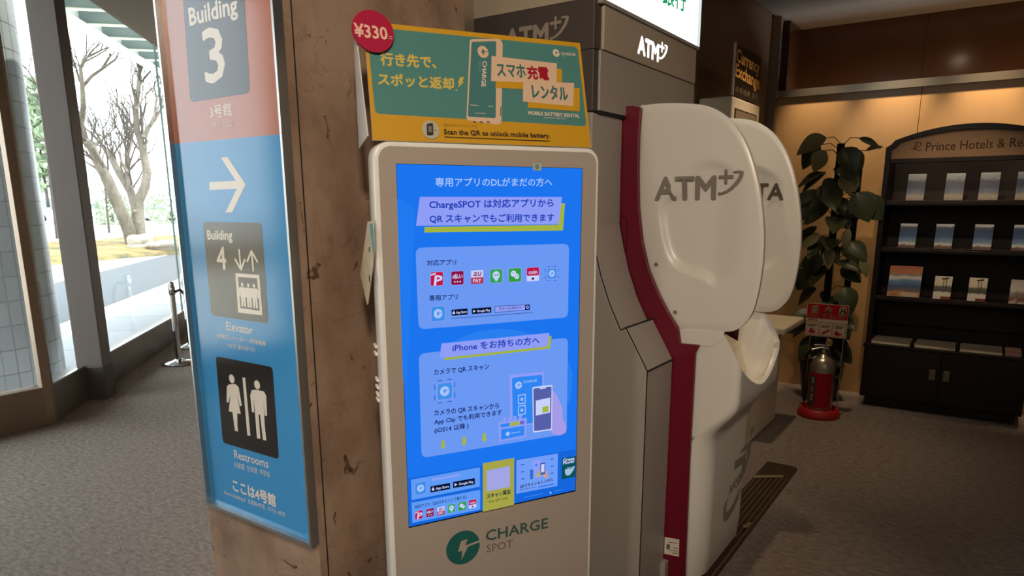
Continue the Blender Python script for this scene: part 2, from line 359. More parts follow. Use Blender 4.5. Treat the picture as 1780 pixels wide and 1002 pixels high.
BU = Vector((3.4, 1.93, 0)).normalized(); BN = Vector((1.93, -3.4, 0)).normalized()      # the bank runs askew to the road (glazing axes)
def bk(a, d, z): q = Vector((16.1, -6.6, 0))+BU*a+BN*d; return gl(q.x, q.y, z)
random.seed(4)
mb = MB(); rows = []
for i in range(120):
    a = -45+i*.8; r = []
    for d, z in ((-.3, -.14), (.1, -.02), (.6, .04), (1.4, .08), (2.4, .1), (3.6, .12), (5, .1), (7, .09)):
        r.append(bk(a, d+random.uniform(-.12, .12), z+random.uniform(-.03, .04)*(d > 0)))
    rows.append(r)
mb.grid(rows, GRASSB); struct(mb.build('ground_bank'))
mb = MB(); mb.prism([bk(-60, 6.8, -.2), bk(90, 6.8, -.2), bk(90, 70, -.2), bk(-60, 70, -.2)], (0, 0, .3), mat('car park', '#b4b4b0', .9)); struct(mb.build('ground_car_park'))
# tiled column outside
TILE = brick_mat('grey tile', '#8f9492', '#7d8381', '#565b5a', .105, .19, .006, .35, 'uv')
mb = MB(); cc = Vector((-6.9, 2.1, 0)); n = 64; rows = []; uv = []
for z in (-.1, 5):
    rows.append([cc+Vector((.66*cos(2*PI*k/n), .66*sin(2*PI*k/n), z)) for k in range(n+1)]); uv += [(2*PI*.66*k/n, z) for k in range(n+1)]
mb.grid(rows, TILE); mb.uv = uv
tag(mb.build('tiled_column'), 'round column clad in grey tiles standing outside the glass wall', 'column')
# canopy over the pavement
BEAMC = mat('canopy paint', '#8fa09c', .6); FLG = mat('canopy edge', '#d9dccb', .6)
t = thing('canopy', 'grey green steel canopy with cross beams above the pavement outside', 'canopy', gl(3, -1.3, 4.4))
mb = MB(); mb.prism([gl(-3.2, 0, 4.95), gl(30, 0, 4.95), gl(30, -2.7, 4.95), gl(-3.2, -2.7, 4.95)], (0, 0, .08), mat('canopy deck', '#79858a', .7)); mb.build('deck', t)
mb = MB(); mb.prism([gl(-3.2, -2.62, 4.5), gl(30, -2.62, 4.5), gl(30, -2.72, 4.5), gl(-3.2, -2.72, 4.5)], (0, 0, .46), FLG)
mb.prism([gl(-3.2, -2.5, 4.49), gl(30, -2.5, 4.49), gl(30, -2.76, 4.49), gl(-3.2, -2.76, 4.49)], (0, 0, .03), FLG); mb.build('edge_beam', t)
for i in range(21):
    u = -2.49+i*1.03; mb = MB()
    mb.prism([gl(u-.01, 0, 4.52), gl(u+.01, 0, 4.52), gl(u+.01, -2.62, 4.52), gl(u-.01, -2.62, 4.52)], (0, 0, .43), BEAMC)
    mb.prism([gl(u-.06, 0, 4.5), gl(u+.06, 0, 4.5), gl(u+.06, -2.62, 4.5), gl(u-.06, -2.62, 4.5)], (0, 0, .02), FLG)
    mb.build('cross_beam', t)
# bare tree on the bank
BARK = mat('pale bark', '#716a5e', .95, noise=(3, '#443f36', .35, .65, (1, 1, .5)), bump=(9, .8, .05))
BARK2 = mat('grey bark', '#4a453f', .95, noise=(3, '#35302b', .35, .65, (1, 1, .5)))
def at(x, y, D):                               # a point D metres ahead of the camera along the level heading
    h = Vector((CF.x, CF.y, 0)).normalized(); return hit(x, y, h, h.dot(CAM)+D)
def branch(mb, P, r0, r1, mt, n=9):
    m = len(P); mb.tube(P, [r0+(r1-r0)*i/(m-1) for i in range(m)], mt, n)
def twigs(mb, p, d, ln, r, depth, rng, mt):
    P = [p]; q = Vector(p); d = Vector(d).normalized()
    for i in range(4):
        d = (d+Vector((rng.uniform(-.3, .3), rng.uniform(-.3, .3), rng.uniform(-.12, .28)))).normalized(); q = q+d*ln/4; P.append(q.copy())
    branch(mb, P, r, r*.45, mt, 5)
    if depth:
        for i in range(rng.choice((2, 3))):
            k = rng.choice((1, 2, 3, 4)); e = (d+Vector((rng.uniform(-.9, .9), rng.uniform(-.9, .9), rng.uniform(-.3, .7)))).normalized()
            twigs(mb, P[k], e, ln*.68, r*.5, depth-1, rng, mt)
DT = 25.0
def px_limb(pts, dj):
    return [at(x, y, DT+dj*i/len(pts)) for i, (x, y) in enumerate(pts)]
LIMBS = [([(231, 422), (224, 400), (213, 372), (200, 345), (186, 310), (172, 285), (160, 258), (150, 245)], .36, .19, -1.5),
 ([(236, 420), (238, 395), (236, 365), (228, 335), (210, 305), (195, 278), (182, 258)], .28, .13, 1.5),
 ([(244, 420), (242, 385), (240, 352), (252, 325), (256, 300), (250, 270), (245, 246), (238, 228), (236, 190), (241, 150), (243, 118)], .30, .09, .8),
 ([(238, 372), (229, 340), (222, 300), (221, 270), (229, 245)], .20, .08, 2.0),
 ([(150, 248), (141, 215), (145, 185), (143, 150), (140, 118), (150, 100), (175, 88)], .17, .04, -2),
 ([(141, 215), (132, 190), (122, 175), (105, 180), (85, 168), (66, 150), (50, 125)], .12, .03, -2),
 ([(144, 150), (160, 132), (180, 118), (200, 104), (206, 92)], .09, .03, -1),
 ([(145, 150), (138, 140), (133, 120), (127, 102)], .07, .03, -1), ([(178, 118), (190, 100), (198, 92)], .06, .02, 0),
 ([(140, 118), (146, 108), (170, 96), (188, 84)], .06, .02, -1),
 ([(250, 240), (258, 222), (270, 206), (280, 190), (284, 160)], .13, .04, 1), ([(262, 218), (268, 200), (272, 170), (268, 150)], .08, .03, 1),
 ([(160, 258), (172, 246), (185, 238), (196, 226)], .10, .03, 1), ([(236, 190), (246, 176), (258, 160), (282, 140)], .06, .02, 1),
 ([(150, 250), (140, 240), (120, 240), (100, 252), (80, 247), (64, 243)], .08, .02, -2), ([(223, 300), (213, 285), (205, 262), (200, 250)], .07, .03, 1)]
t = thing('tree', 'large bare tree with several pale trunks on the bank outside', 'tree', at(236, 424, DT))
mb = MB(); rng = random.Random(7); tips = []
for pts, r0, r1, dj in LIMBS: P = px_limb(pts, dj); branch(mb, P, r0*.68, r1*.68, BARK, 10); tips.append((P, r1))
mb.build('trunk', t)
mb = MB()
for P, r1 in tips:
    for k in range(len(P)//2, len(P)):
        for q in range(3): twigs(mb, P[k], (P[k]-P[k-1]).normalized()+Vector((rng.uniform(-.8, .8), rng.uniform(-.8, .8), rng.uniform(0, .6))), rng.uniform(.9, 2.0), min(r1*.45, .036), 2, rng, BARK2)
mb.build('twigs', t)
# slim saplings and shrubs behind
for i, (x, y, D, h, lab) in enumerate([(100, 418, 29, 3.6, 'slim young tree beside the window post, near the tiled column'), (190, 405, 33, 2.2, 'small bare tree left of the big pale trunks')]):
    mb = MB(); b = at(x, y, D); branch(mb, [b, b+Vector((.05, 0, h*.5)), b+Vector((-.05, .1, h))], .06, .03, BARK2, 6)
    for k in range(9): twigs(mb, b+Vector((0, 0, h*(.45+.06*k))), (rng.uniform(-1, 1), rng.uniform(-1, 1), .6), .8, .02, 1, rng, BARK2)
    tag(mb.build('young_tree'), lab, 'tree')
LEAFY = mat('pale evergreen', '#7d8f72', .9)
def shrub(name, c, rx, rz, n, lab, cat='shrub', ls=.16):
    mb = MB(); c = Vector(c)
    for i in range(n):
        d = Vector((rng.gauss(0, 1), rng.gauss(0, 1), rng.gauss(0, 1))).normalized()*rng.uniform(.55, 1); p = c+Vector((d.x*rx, d.y*rx, d.z*rz))
        a = Vector((rng.uniform(-1, 1), rng.uniform(-1, 1), rng.uniform(-1, 1))).normalized()*ls; b = a.orthogonal().normalized()*ls*.5
        mb.face([p-a, p-b, p+a, p+b], LEAFY)
    mb.tube([c-Vector((0, 0, rz*1.3)), c], [.08, .04], BARK2, 6)
    return tag(mb.build(name), lab, cat)
shrub('evergreen_tree', at(66, 232, 34)+Vector((0, 0, 0)), 1.5, 2.6, 900, 'pale evergreen tree between the tiled column and window post', 'tree', .28)
shrub('shrub', at(196, 372, 48), 1.3, 1.6, 500, 'pale green shrub just left of the leaning trunk')
shrub('shrub', at(296, 368, 50), 1.9, 1.3, 400, 'pale green shrub right of the big tree, near the sign')
# boulders on the bank
ROCK = mat('pale rock', '#aaa295', .95, noise=(2, '#8a8276', .3, .7, (1, 1, 1)), bump=(6, .6, .05))
def rock(c, sx, sz, lab, seed):
    r = random.Random(seed); bm = bmesh.new(); bmesh.ops.create_icosphere(bm, subdivisions=3, radius=1)
    ph = [r.uniform(0, 6) for _ in range(6)]
    for v in bm.verts:
        k = 1+.16*sin(3*v.co.x+ph[0])+.14*sin(4*v.co.y+ph[1])+.12*sin(5*v.co.z+ph[2]); v.co *= k; v.co = Vector((v.co.x*sx, v.co.y*sx, v.co.z*sz))+Vector(c)
    me = bpy.data.meshes.new('boulder'); bm.to_mesh(me); bm.free(); me.materials.append(ROCK)
    o = bpy.data.objects.new('boulder', me); COL.objects.link(o); return tag(o, lab, 'rock')
rock(at(243, 424, 23.6), .36, .3, 'rounded pale boulder in front of the tree trunks', 1)
rock(at(277, 427, 23.4), .42, .2, 'wide flat boulder right of the tree trunks', 2)
rock(at(119, 431, 23), .2, .24, 'small dark boulder beside the window post', 3)
# parked cars
CARW = mat('white car paint', '#d8dadb', .25, 0, .5, coat=1); CARG = mat('car glass', '#707a80', .08)
TYRE = mat('tyre', '#1b1b1c', .8)
def car(loc, rz, lab, h=1.0):
    t = thing('car', lab, 'car', loc, 'cars parked beyond the bank'); L = Vector(loc); M = Matrix.Translation(L) @ Matrix.Rotation(rz, 4, 'Z')
    side = [(-2.1, .25), (-2.15, .75), (-1.95, .9), (-1.5, 1.45*h), (.5, 1.48*h), (1.15, .95), (2.0, .85), (2.15, .6), (2.1, .25)]
    mb = MB(); mb.prism([M @ Vector((x, -.82, z)) for x, z in side], M.to_3x3() @ Vector((0, 1.64, 0)), CARW); b = mb.build('body', t, bevel=.06)
    mb = MB()
    for y, s in ((-.825, -1), (.825, 1)): mb.prism([M @ Vector((x, y, z)) for x, z in ((-1.75, .95), (-1.38, 1.36*h), (.42, 1.39*h), (.95, .97))], M.to_3x3() @ Vector((0, .01*s, 0)), CARG)
    mb.build('side_windows', t)
    for x in (-1.35, 1.35):
        for y in (-.8, .8):
            mb = MB(); mb.tube([M @ Vector((x, y-.1, .31)), M @ Vector((x, y+.1, .31))], .31, TYRE, 16); mb.build('wheel', t)
for x, D, rz, lab, h in [(116, 58, .5, 'white van parked beyond the bank, left of window post', 1.35), (176, 62, .6, 'pale car parked just right of the window post', 1), (280, 57, .6, 'white car parked right of the big tree trunks', 1)]:
    b = at(x, 396, D); car((b.x, b.y, .1), rz, lab, h)
# pale apartment block far behind the trees
BLD = mat('pale facade', '#cfcbc4', .9)
p = at(120, 380, 88); mb = MB(); mb.box((p.x-7, p.y-4, .2), (p.x+7, p.y+4, 7.5), BLD)
t = thing('apartment_building', 'pale building with rows of windows far beyond the cars', 'building', (p.x, p.y, .2)); mb.build('walls', t)
for i in range(6):
    for j in range(2):
        mb = MB(); x = p.x-6+i*2.2; mb.box((x, p.y-4.03, 2+j*2.6), (x+1.2, p.y-3.99, 3.3+j*2.6), mat('facade window', '#6f7d88', .2)); mb.build('window', t)
        mb = MB(); y = p.y-3.5+i*1.2; mb.box((p.x+6.99, y, 2+j*2.6), (p.x+7.03, y+.7, 3.3+j*2.6), mat('facade window', '#6f7d88', .2)); mb.build('window', t)

# ---------------------------------------------------------------- crowd-control posts by the window
def stanchion(loc, lab, belt_to=None):
    L = Vector(loc); t = thing('stanchion', lab, 'post', loc, 'chrome barrier posts by the window')
    mb = MB(); mb.lathe([(.0, .0), (.155, .0), (.16, .012), (.15, .022), (.06, .034), (.03, .045), (0, .046)], L, CHROME); mb.build('base', t)
    mb = MB(); mb.lathe([(.026, .03), (.026, .76), (.024, .775), (.012, .784), (0, .786)], L, CHROME, 24); mb.build('post', t)
    mb = MB(); mb.lathe([(.028, .66), (.032, .665), (.032, .735), (.028, .74)], L, CHROME, 24); mb.build('belt_cassette', t)
    mb = MB(); e = L+Vector((.03, .02, .69)); d = Vector((.09, .06, 0))
    mb.tube([e, e+d*.4+Vector((0, 0, .02)), e+d*.8+Vector((0, 0, -.03)), e+d+Vector((0, 0, -.12)), e+d*1.05+Vector((0, 0, -.34))], .013, mat('dark rope', '#3a3330', .7), 10); mb.build('rope', t)
    return t
b = onz(312, 632); stanchion((b.x, b.y, 0), 'chrome barrier post on a round base, nearest the wayfinding sign')
b = onz(331, 603); stanchion((b.x, b.y, 0), 'chrome barrier post farther along the window, mostly hidden behind the sign')

# ---------------------------------------------------------------- wayfinding sign on the pillar
YS = 1.175
bl = ony(360, 878, YS); br = ony(543, 952, YS); SX0, SX1, SZ0, SZ1 = bl.x, br.x, bl.z, 2.42
t = thing('wayfinding_sign', 'tall blue and terracotta wayfinding sign in silver frame on the marble pillar', 'sign', (SX0, YS, SZ0))
mb = MB()
for lo, hi in (((SX0, YS-.004, SZ0), (SX0+.008, 1.1995, SZ1)), ((SX1-.008, YS-.004, SZ0), (SX1, 1.1995, SZ1)), ((SX0+.008, YS-.004, SZ0), (SX1-.008, 1.1995, SZ0+.010)), ((SX0+.008, YS-.004, SZ1-.01), (SX1-.008, 1.1995, SZ1))):
    mb.box(lo, hi, SILVER)
mb.build('frame', t)
YP = YS+.012; zb = ony(304, 250, YP).z
BLUE = ink('#3f93cf', .12); TERRA = ink('#b9745a', .12); INKW = ink('#e2d9ca', .12); T3 = ink('#3c4047', .12); TE = ink('#57534b', .12); TR = ink('#2c2927', .12)
mb = MB(); mb.box((SX0+.008, YP, SZ0+.01), (SX1-.008, YP+.012, zb), BLUE); mb.box((SX0+.008, YP, zb), (SX1-.008, YP+.012, SZ1-.01), TERRA); mb.build('sign_panel', t)
def sart(): return Art((0, YP, 0), (1, 0, 0), (0, 0, 1))
a = sart(); a.rpoly([(316, -30), (423, -38), (434.5, 162), (331, 178)], .018, T3)
a.text('Building', (331.5, 54), (414, 33), 39, INKW, .028); a.text('3', (359, 145.5), (392.5, 138), 92, INKW, .022); a.build('building_three_tile', t)
a = sart(); a.text('3号館', (366, 206), (403.5, 200.5), 22, INKW, .014); a.text('3号馆  3호관', (367, 223), (405, 218.5), 9.5, INKW); a.build('building_three_lettering', t)
o4 = lambda l: [(300+x/3.854, 240+y/3.854) for x, y in l]
o5 = lambda l: [(320+x/3.854, 480+y/3.854) for x, y in l]
o6 = lambda l: [(330+x/3.554, 720+y/3.554) for x, y in l]
a = sart(); a.poly(o4([(246, 295), (425, 288), (325, 133), (370, 128), (490, 312), (400, 498), (355, 500), (430, 342), (250, 348)]), INKW); a.build('direction_arrow', t)
a = sart(); a.rpoly([(352.7, 385.8), (454.6, 387.6), (466.8, 563), (367.3, 548.5)], .016, TE)
a.text('Building', (362, 421.5), (404.5, 422.5), 20.5, INKW, .028); a.text('4', (378.6, 467.5), (394.5, 468.5), 37.5, INKW, .02)
a.stroke(o4([(446, 747), (458, 872)]), 4.2, INKW); a.stroke(o4([(420, 812), (459, 882), (485, 815)]), 4.2, INKW)
a.stroke(o4([(542, 893), (531, 765)]), 4.2, INKW); a.stroke(o4([(501, 828), (530, 757), (571, 832)]), 4.2, INKW)
a.poly([(409.5, 475.1), (451.3, 478.2), (456.7, 548.4), (414.5, 543.6)], INKW); a.poly([(413.8, 481.5), (447.3, 484), (452, 540.5), (418.5, 536)], TE)
def person_mark(cx, cy, tx, ty, h, mt, dress=False):
    """standing pictogram: head centre (cx,cy) px, feet at (tx,ty), h px of head-to-foot"""
    ax = (tx-cx)/h; sl = .10
    f = lambda x, y: (cx+x*h+ax*y*h, cy+y*h+sl*x*h)
    a.discp((cx, cy), h*.085, mt)
    if dress: P = [(-.13, .15), (-.07, .12), (.07, .12), (.13, .15), (.20, .50), (.155, .52), (.10, .28), (.19, .66), (.09, .66), (.08, 1.0), (.015, 1.0), (.01, .66), (-.01, .66), (-.015, 1.0), (-.08, 1.0), (-.09, .66), (-.19, .66), (-.10, .28), (-.155, .52), (-.20, .50)]
    else: P = [(-.16, .17), (-.11, .12), (.11, .12), (.16, .17), (.175, .56), (.125, .56), (.105, .26), (.10, 1.0), (.02, 1.0), (.005, .58), (-.005, .58), (-.02, 1.0), (-.10, 1.0), (-.105, .26), (-.125, .56), (-.175, .56)]
    a.poly([f(*q) for q in P], mt)
for hx, hy, fx, fy in ((391, 58, 402, 205), (431, 62, 442, 211), (470, 66, 482, 216)):
    (cx, cy), (fx, fy) = o5([(hx, hy)])[0], o5([(fx, fy)])[0]; person_mark(cx, cy, fx, fy, fy-cy, INKW)
a.build('elevator_tile', t)
a = sart(); a.text('Elevator', (394.5, 574), (440, 582), 14, INKW, .012); a.text('4号館エレベーター  4号馆电梯', (377.6, 587.5), (462.2, 602), 8, INKW, .01); a.text('4호관 엘리베이터', (396, 604.5), (443.5, 613.5), 8.5, INKW); a.build('elevator_lettering', t)
a = sart(); a.rpoly([(375, 619.5), (473.8, 638.5), (485, 799), (387.6, 770)], .014, TR)
a.discp(o5([(320, 690)])[0], 7.4, INKW)
a.poly(o5([(287, 742), (300, 727), (345, 725), (366, 745), (388, 868), (374, 873), (350, 782), (381, 925), (357, 922), (358, 1001)])+o6([(299, 108), (280, 106)])+o5([(325, 914), (300, 907), (313, 790), (299, 848), (286, 848)]), INKW)
a.poly(o5([(392, 680), (410, 682)])+o6([(375, 135), (356, 132)]), INKW)
a.discp(o5([(490, 730)])[0], 7.6, INKW)
a.poly(o5([(444, 800), (454, 766), (480, 762), (535, 774), (551, 803), (557, 937), (542, 938), (533, 830), (541, 1000)])+o6([(474, 165), (453, 161)])+o5([(510, 930), (500, 928)])+o6([(437, 154), (416, 150)])+o5([(468, 815), (470, 917), (456, 912)]), INKW)
a.build('restroom_tile', t)
a = sart(); a.text('Restrooms', (408, 796.5), (467, 814.5), 13.5, INKW, .012); a.text('化粧室  化妆室  화장실', (408.2, 812.5), (469.3, 830.5), 9.5, INKW); a.build('restroom_lettering', t)
a = sart(); a.text('ここは4号館', (406, 853.5), (480, 882.5), 20, INKW, .03); a.text('Here is Building 4   这里是4号馆   여기는 4호관', (390.5, 861), (496.5, 901.5), 9, INKW); a.build('location_lettering', t)

# ---------------------------------------------------------------- charging kiosk
KD = Vector((sin(YK), cos(YK), 0)); KN = Vector((cos(YK), -sin(YK), 0)); KP = -1.694      # along the face, towards the viewer, face plane
def kp(al, z, n=0): return KD*al + KN*(KP+n) + Vector((0, 0, z))
KA0, KA1, KZ1 = .467, 1.107, 1.644
def rrect(a0, a1, z0, z1, r, n, top_only=False):
    P = []
    for cx, cz, s0 in ((a1-r, z1-r, 0), (a0+r, z1-r, 90)):
        for k in range(9): th = rad(s0+k*90/8); P.append(kp(cx+r*cos(th), cz+r*sin(th), n))
    P += [kp(a0, z0, n), kp(a1, z0, n)]; return P
BODY = mat('kiosk white', '#e8e4dc', .28, 0, .5, coat=.3); BEZ = mat('kiosk bezel', '#aa9c8f', .18, 0, .5, coat=.4)
kt = thing('charging_kiosk', 'tall white battery rental kiosk with large blue lit touchscreen', 'kiosk', kp((KA0+KA1)/2, 0, -.06))
mb = MB(); mb.prism(rrect(KA0, KA1, .03, KZ1, .04, 0), -KN*.055, BODY, smooth=True); mb.build('body', kt, bevel=.006)
mb = MB(); mb.prism(rrect(KA0+.011, KA1-.011, .05, KZ1-.011, .032, .0025), -KN*.002, BEZ); mb.build('bezel', kt)
mb = MB(); mb.prism([kp(KA0+.008, .03, -.055), kp(KA1-.008, .03, -.055), kp(KA1-.008, KZ1-.03, -.055), kp(KA0+.008, KZ1-.03, -.055)], -KN*.035, mat('kiosk back', '#c4b79f', .5)); mb.build('back_shell', kt, bevel=.008)
mb = MB(); mb.prism([kp(KA0-.02, 0, .16), kp(KA1+.02, 0, .16), kp(KA1+.02, 0, -.2), kp(KA0-.02, 0, -.2)], (0, 0, .03), BODY); mb.build('base_plate', kt, bevel=.004)
for z in (.985, 1.0, 1.02, 1.04, 1.11, 1.13):
    mb = MB(); mb.prism([kp(KA0+.001, z, -.05), kp(KA0+.001, z+.007, -.05), kp(KA0+.001, z+.011, -.068), kp(KA0+.001, z+.004, -.068)], -KD*.005, mat('vent', '#efe6d8', .4)); mb.build('side_clip', kt)
def kart(n=.0026): return Art(kp(0, 0, n), KD, (0, 0, 1))
# lower emblem and name
TEAL = ink('#1f5f58', .4); TEALD = ink('#3c5a54', .4)
a = kart(); c = a.p(805, 952.5); r = (a.p(833.8, 948)-c).length; BZI = BEZ
a.spark(c, r, TEAL, BEZ); a.text('CHARGE', (844.8, 941.5), (952, 918), 18, TEALD, .028); a.text('SPOT', (845.7, 961.5), (891.3, 952), 13.5, ink('#6e6152'), .0); a.build('emblem', kt)
a = kart(); a.poly([(926.5, 283.5), (941.5, 284.3), (941, 297), (926, 296)], ink('#a9b7a4')); a.spark((933.5, 290), .006, ink('#5d7c78'), ink('#a9b7a4')); a.build('sticker', kt)
# the lit display
a = kart(.0024); G = glow
SB = G('#1b74ee'); PAN = G('#6b98f2'); PAL = G('#8f9df6'); DKB = G('#1c3cb4'); NAVY = G('#0f1c66'); YEL = G('#a4b43e'); LT = G('#a8c4fa'); MID = G('#2f86f2'); DEEP = G('#1566dc'); BLK = G('#0a1030'); WHT = G('#c9d2fb'); PK = G('#b0184a'); CRM = G('#8c1040'); GRN = G('#2fa35e'); ICB = G('#3f8fe6'); PSK = G('#a59be6')
a.poly([(688, 284.5), (1012.5, 292.5), (1000.5, 854.5), (710.5, 918.5)], G('#050a18')); a.poly([(688.6, 285.3), (1011.6, 293.2), (999.7, 852.5), (711.2, 916.3)], SB)
a.poly([(690, 345), (722, 362), (706, 700), (700, 650)], G('#2079ee'))
a.poly([(709, 832), (999.9, 781), (999.7, 852.5), (711.2, 916.3)], DEEP)
a.text('専用アプリのDLがまだの方へ', (757, 324.5), (959.5, 324), 15.5, LT, .014)
a.poly([(738, 395), (737.4, 404.5), (978.5, 401), (981.8, 353.5), (975.5, 353.5), (970.5, 391)], YEL)
a.poly([(729.7, 342.5), (976.8, 342.7), (971, 390), (723, 392.8)], PAL)
a.text('ChargeSPOT は対応アプリから', (746.5, 365.5), (961.5, 362), 17.5, DKB, .025); a.text('QR スキャンでもご利用できます', (747, 388.5), (962.5, 386), 15.5, DKB, .025)
a.rpoly([(722, 431), (989, 424), (987, 552), (727.5, 573)], .018, PAN)
a.text('対応アプリ', (742.3, 462.3), (792.7, 460.7), 9.8, NAVY, .02); a.text('専用アプリ', (746.3, 523.7), (795.4, 521), 10, NAVY, .02)
def icon(x, y, r, kind):
    sl = (y-345)/(3276-x)*-1
    q = lambda u, v: (x+u*r, y-v*r*1.1+u*r*sl)
    sq = [q(-1, 1), q(1, 1), q(1, -1), q(-1, -1)]; rr = .0045*r/11
    if kind != 'au': a.rpoly([q(-1.1, 1.1), q(1.1, 1.1), q(1.1, -1.1), q(-1.1, -1.1)], rr*1.3, PAL)
    if kind == 'p':
        a.rpoly(sq, rr, G('#c01440')); a.text('P', q(-.45, -.95), q(.75, -.95), r*1.55, WHT, .04, lean=.15); a.stroke([q(-.95, .62), q(-.2, .78)], r*.25, WHT)
    elif kind == 'd':
        a.rpoly(sq, rr, CRM); a.text('d払い', q(-.8, -.1), q(.85, -.1), r*.8, WHT, .03)
        for u in (-.45, 0, .45): a.discp(q(u, -.55), r*.14, WHT, 10)
    elif kind == 'au':
        a.poly(sq, WHT); a.poly([q(-1, -.05), q(1, -.05), q(1, -1), q(-1, -1)], G('#b8324a')); a.text('au', q(-.65, .15), q(.6, .15), r*.7, CRM, .02, lean=.2); a.text('PAY', q(-.65, -.8), q(.65, -.8), r*.6, WHT, .03)
    elif kind == 'l':
        a.rpoly(sq, rr, GRN); a.discp(q(0, .12), r*.66, WHT, 20); a.poly([q(-.3, -.45), q(.35, -.45), q(0, -.85)], WHT); a.text('LINE', q(-.42, 0), q(.42, 0), r*.36, GRN, .03)
    elif kind == 'w':
        a.rpoly(sq, rr, G('#2f9e3a')); a.discp(q(-.22, .22), r*.52, WHT, 18); a.discp(q(.3, -.22), r*.44, WHT, 18)
        for u, v in ((-.4, .35), (-.08, .35), (.15, -.15), (.42, -.15)): a.discp(q(u, v), r*.08, G('#2f9e3a'), 8)
    elif kind == 'c':
        a.rpoly(sq, rr, WHT); a.rpoly([q(-1, 1), q(1, 1), q(1, -.2), q(-1, -.2)], rr, G('#c01440')); a.text('coin', q(-.7, .05), q(.7, .05), r*.6, WHT, .03); a.poly([q(-.2, -.5), q(.2, -.5), q(.2, -.8), q(-.2, -.8)], BLK)
    elif kind in 's*':
        if kind == '*':
            for k in range(4):
                th = k*PI/2
                for s0 in (-1, 1):
                    u0, u1 = .35*s0, .95*s0; e = 1.38
                    A, B = ((u0, e), (u1, e)); a.stroke([q(A[0]*cos(th)-A[1]*sin(th), A[0]*sin(th)+A[1]*cos(th)), q(B[0]*cos(th)-B[1]*sin(th), B[0]*sin(th)+B[1]*cos(th))], r*.13, G('#2f62c8'))
        a.rpoly(sq, rr*1.2, ICB); a.spark(a.p(*q(0, 0)), (a.p(*q(.65, 0))-a.p(*q(0, 0))).length, LT, ICB)
for (x, y), k in zip([(759, 485), (794.8, 483.6), (829, 481.8), (862, 480), (894.4, 478.3), (925.6, 477)], 'p d au l w c'.split()): icon(x, y, 10.6, k)
icon(958.5, 475.6, 8, '*'); icon(760.7, 545.4, 11.6, 's')
def badge(P, name, mark):
    a.poly(P, BLK); (x0, y0), (x1, y1), (x2, y2), (x3, y3) = P; h = y3-y0
    f = lambda u, v: (x0+(x1-x0)*u+(x3-x0)*v, y0+(y1-y0)*u+(y3-y0)*v)
    if mark == 'a': a.discp(f(.13, .56), h*.22, WHT, 14); a.stroke([f(.13, .3), f(.16, .18)], h*.1, WHT)
    else: a.poly([f(.07, .25), f(.2, .5), f(.07, .78)], WHT)
    a.text(name, f(.27, .82), f(.93, .82), h*.5, WHT, .025)
badge([(784, 538.5), (812, 536.3), (812, 547), (784.6, 549)], 'App Store', 'a'); badge([(819, 536.3), (853, 533.8), (853, 543.5), (819.3, 546.2)], 'Google Play', 'g')
a.poly([(858.6, 532.2), (919.8, 529.2), (919.8, 538.7), (858.8, 543.8)], NAVY); a.poly([(859.4, 533), (911.5, 530.4), (911.5, 538.7), (859.6, 542.8)], PAL)
a.text('チャージスポット', (867, 540), (905, 537), 5.5, NAVY, .02); a.text('Q', (913.3, 537.2), (917.8, 536.9), 5.6, WHT, .03)
a.stroke([(784, 553.8), (925, 543.2)], .8, NAVY)
a.poly([(735, 640)]+[(870+125*cos(rad(th)), 660-88*sin(rad(th))) for th in range(165, 5, -10)]+[(994, 650), (990, 700), (760, 760)], G('#2a7ff0'))
a.rpoly([(727, 614.8), (986, 587), (983.6, 754), (732, 796)], .018, PAN)
a.poly([(770.5, 622), (771.5, 626), (955, 605.8), (957.5, 584), (953, 583.5), (950.5, 602)], YEL); a.poly([(766.5, 597), (953.5, 578.7), (950.5, 601.8), (763.5, 622.2)], PAL)
a.text('iPhone をお持ちの方へ', (786, 611.5), (936.5, 597.7), 13.5, DKB, .025)
a.text('カメラで QR スキャン', (753.6, 653), (849, 642.3), 10.5, NAVY, .02)
icon(772, 679.7, 12.6, '*')
a.text('カメラの QR スキャンから', (754, 723.5), (866, 710), 10.5, NAVY, .02); a.text('App Clip でも利用できます', (754, 739.5), (871, 722), 11, NAVY, .02); a.text('(iOS14 以降 )', (754.3, 754.5), (813.3, 745.6), 11.5, NAVY, .02)
for x, y in ((769, 773), (805.5, 767), (840.4, 761)): a.poly([(x-2.6, y-8), (x+2.6, y-8.6), (x+2.6, y), (x+5, y-.4), (x, y+8.5), (x-5, y+1), (x-2.6, y+.6)], YEL)
# picture of a hand holding a phone in front of a kiosk
a.poly([(884, 651.5), (944, 645.7), (944, 735), (886, 742)], PAL); a.rpoly([(888.5, 656.5), (941, 651), (941, 733), (890, 739)], .004, MID)
a.spark((900, 669.4), .0105, LT, MID); a.text('CHARGE', (908, 666), (932, 663), 4.5, LT, .01)
for y0 in (685, 704): a.stroke([(899.5, y0+2), (911.5, y0), (911.5, y0+15), (899.5, y0+17)], 1.6, LT, True); a.poly([(903.5, y0+6.5), (907.5, y0+6), (907.5, y0+11), (903.5, y0+11.5)], LT)
a.poly([(865, 734), (914, 726), (913, 758), (866, 768)], PAL)
for k in range(4): a.poly([(873+k*9, 733-k*1.4), (878+k*9, 732.2-k*1.4), (878+k*9, 725-k*1.4), (873+k*9, 726-k*1.4)], PAL)
a.poly([(868.5, 737), (884, 734.5), (884, 740.5), (868.5, 743)], MID); a.poly([(885, 734.3), (901, 731.6), (901, 738), (885, 740.3)], YEL); a.poly([(902.5, 731.5), (909.5, 730.3), (909.5, 736), (902.5, 737.4)], G('#6b62c0'))
a.poly([(869, 746), (910, 739.5), (909.5, 756), (869.5, 764)], MID); a.discp((881, 753.5), 3.6, LT, 16); a.stroke([(887, 752.5), (902, 750)], 1.1, LT)
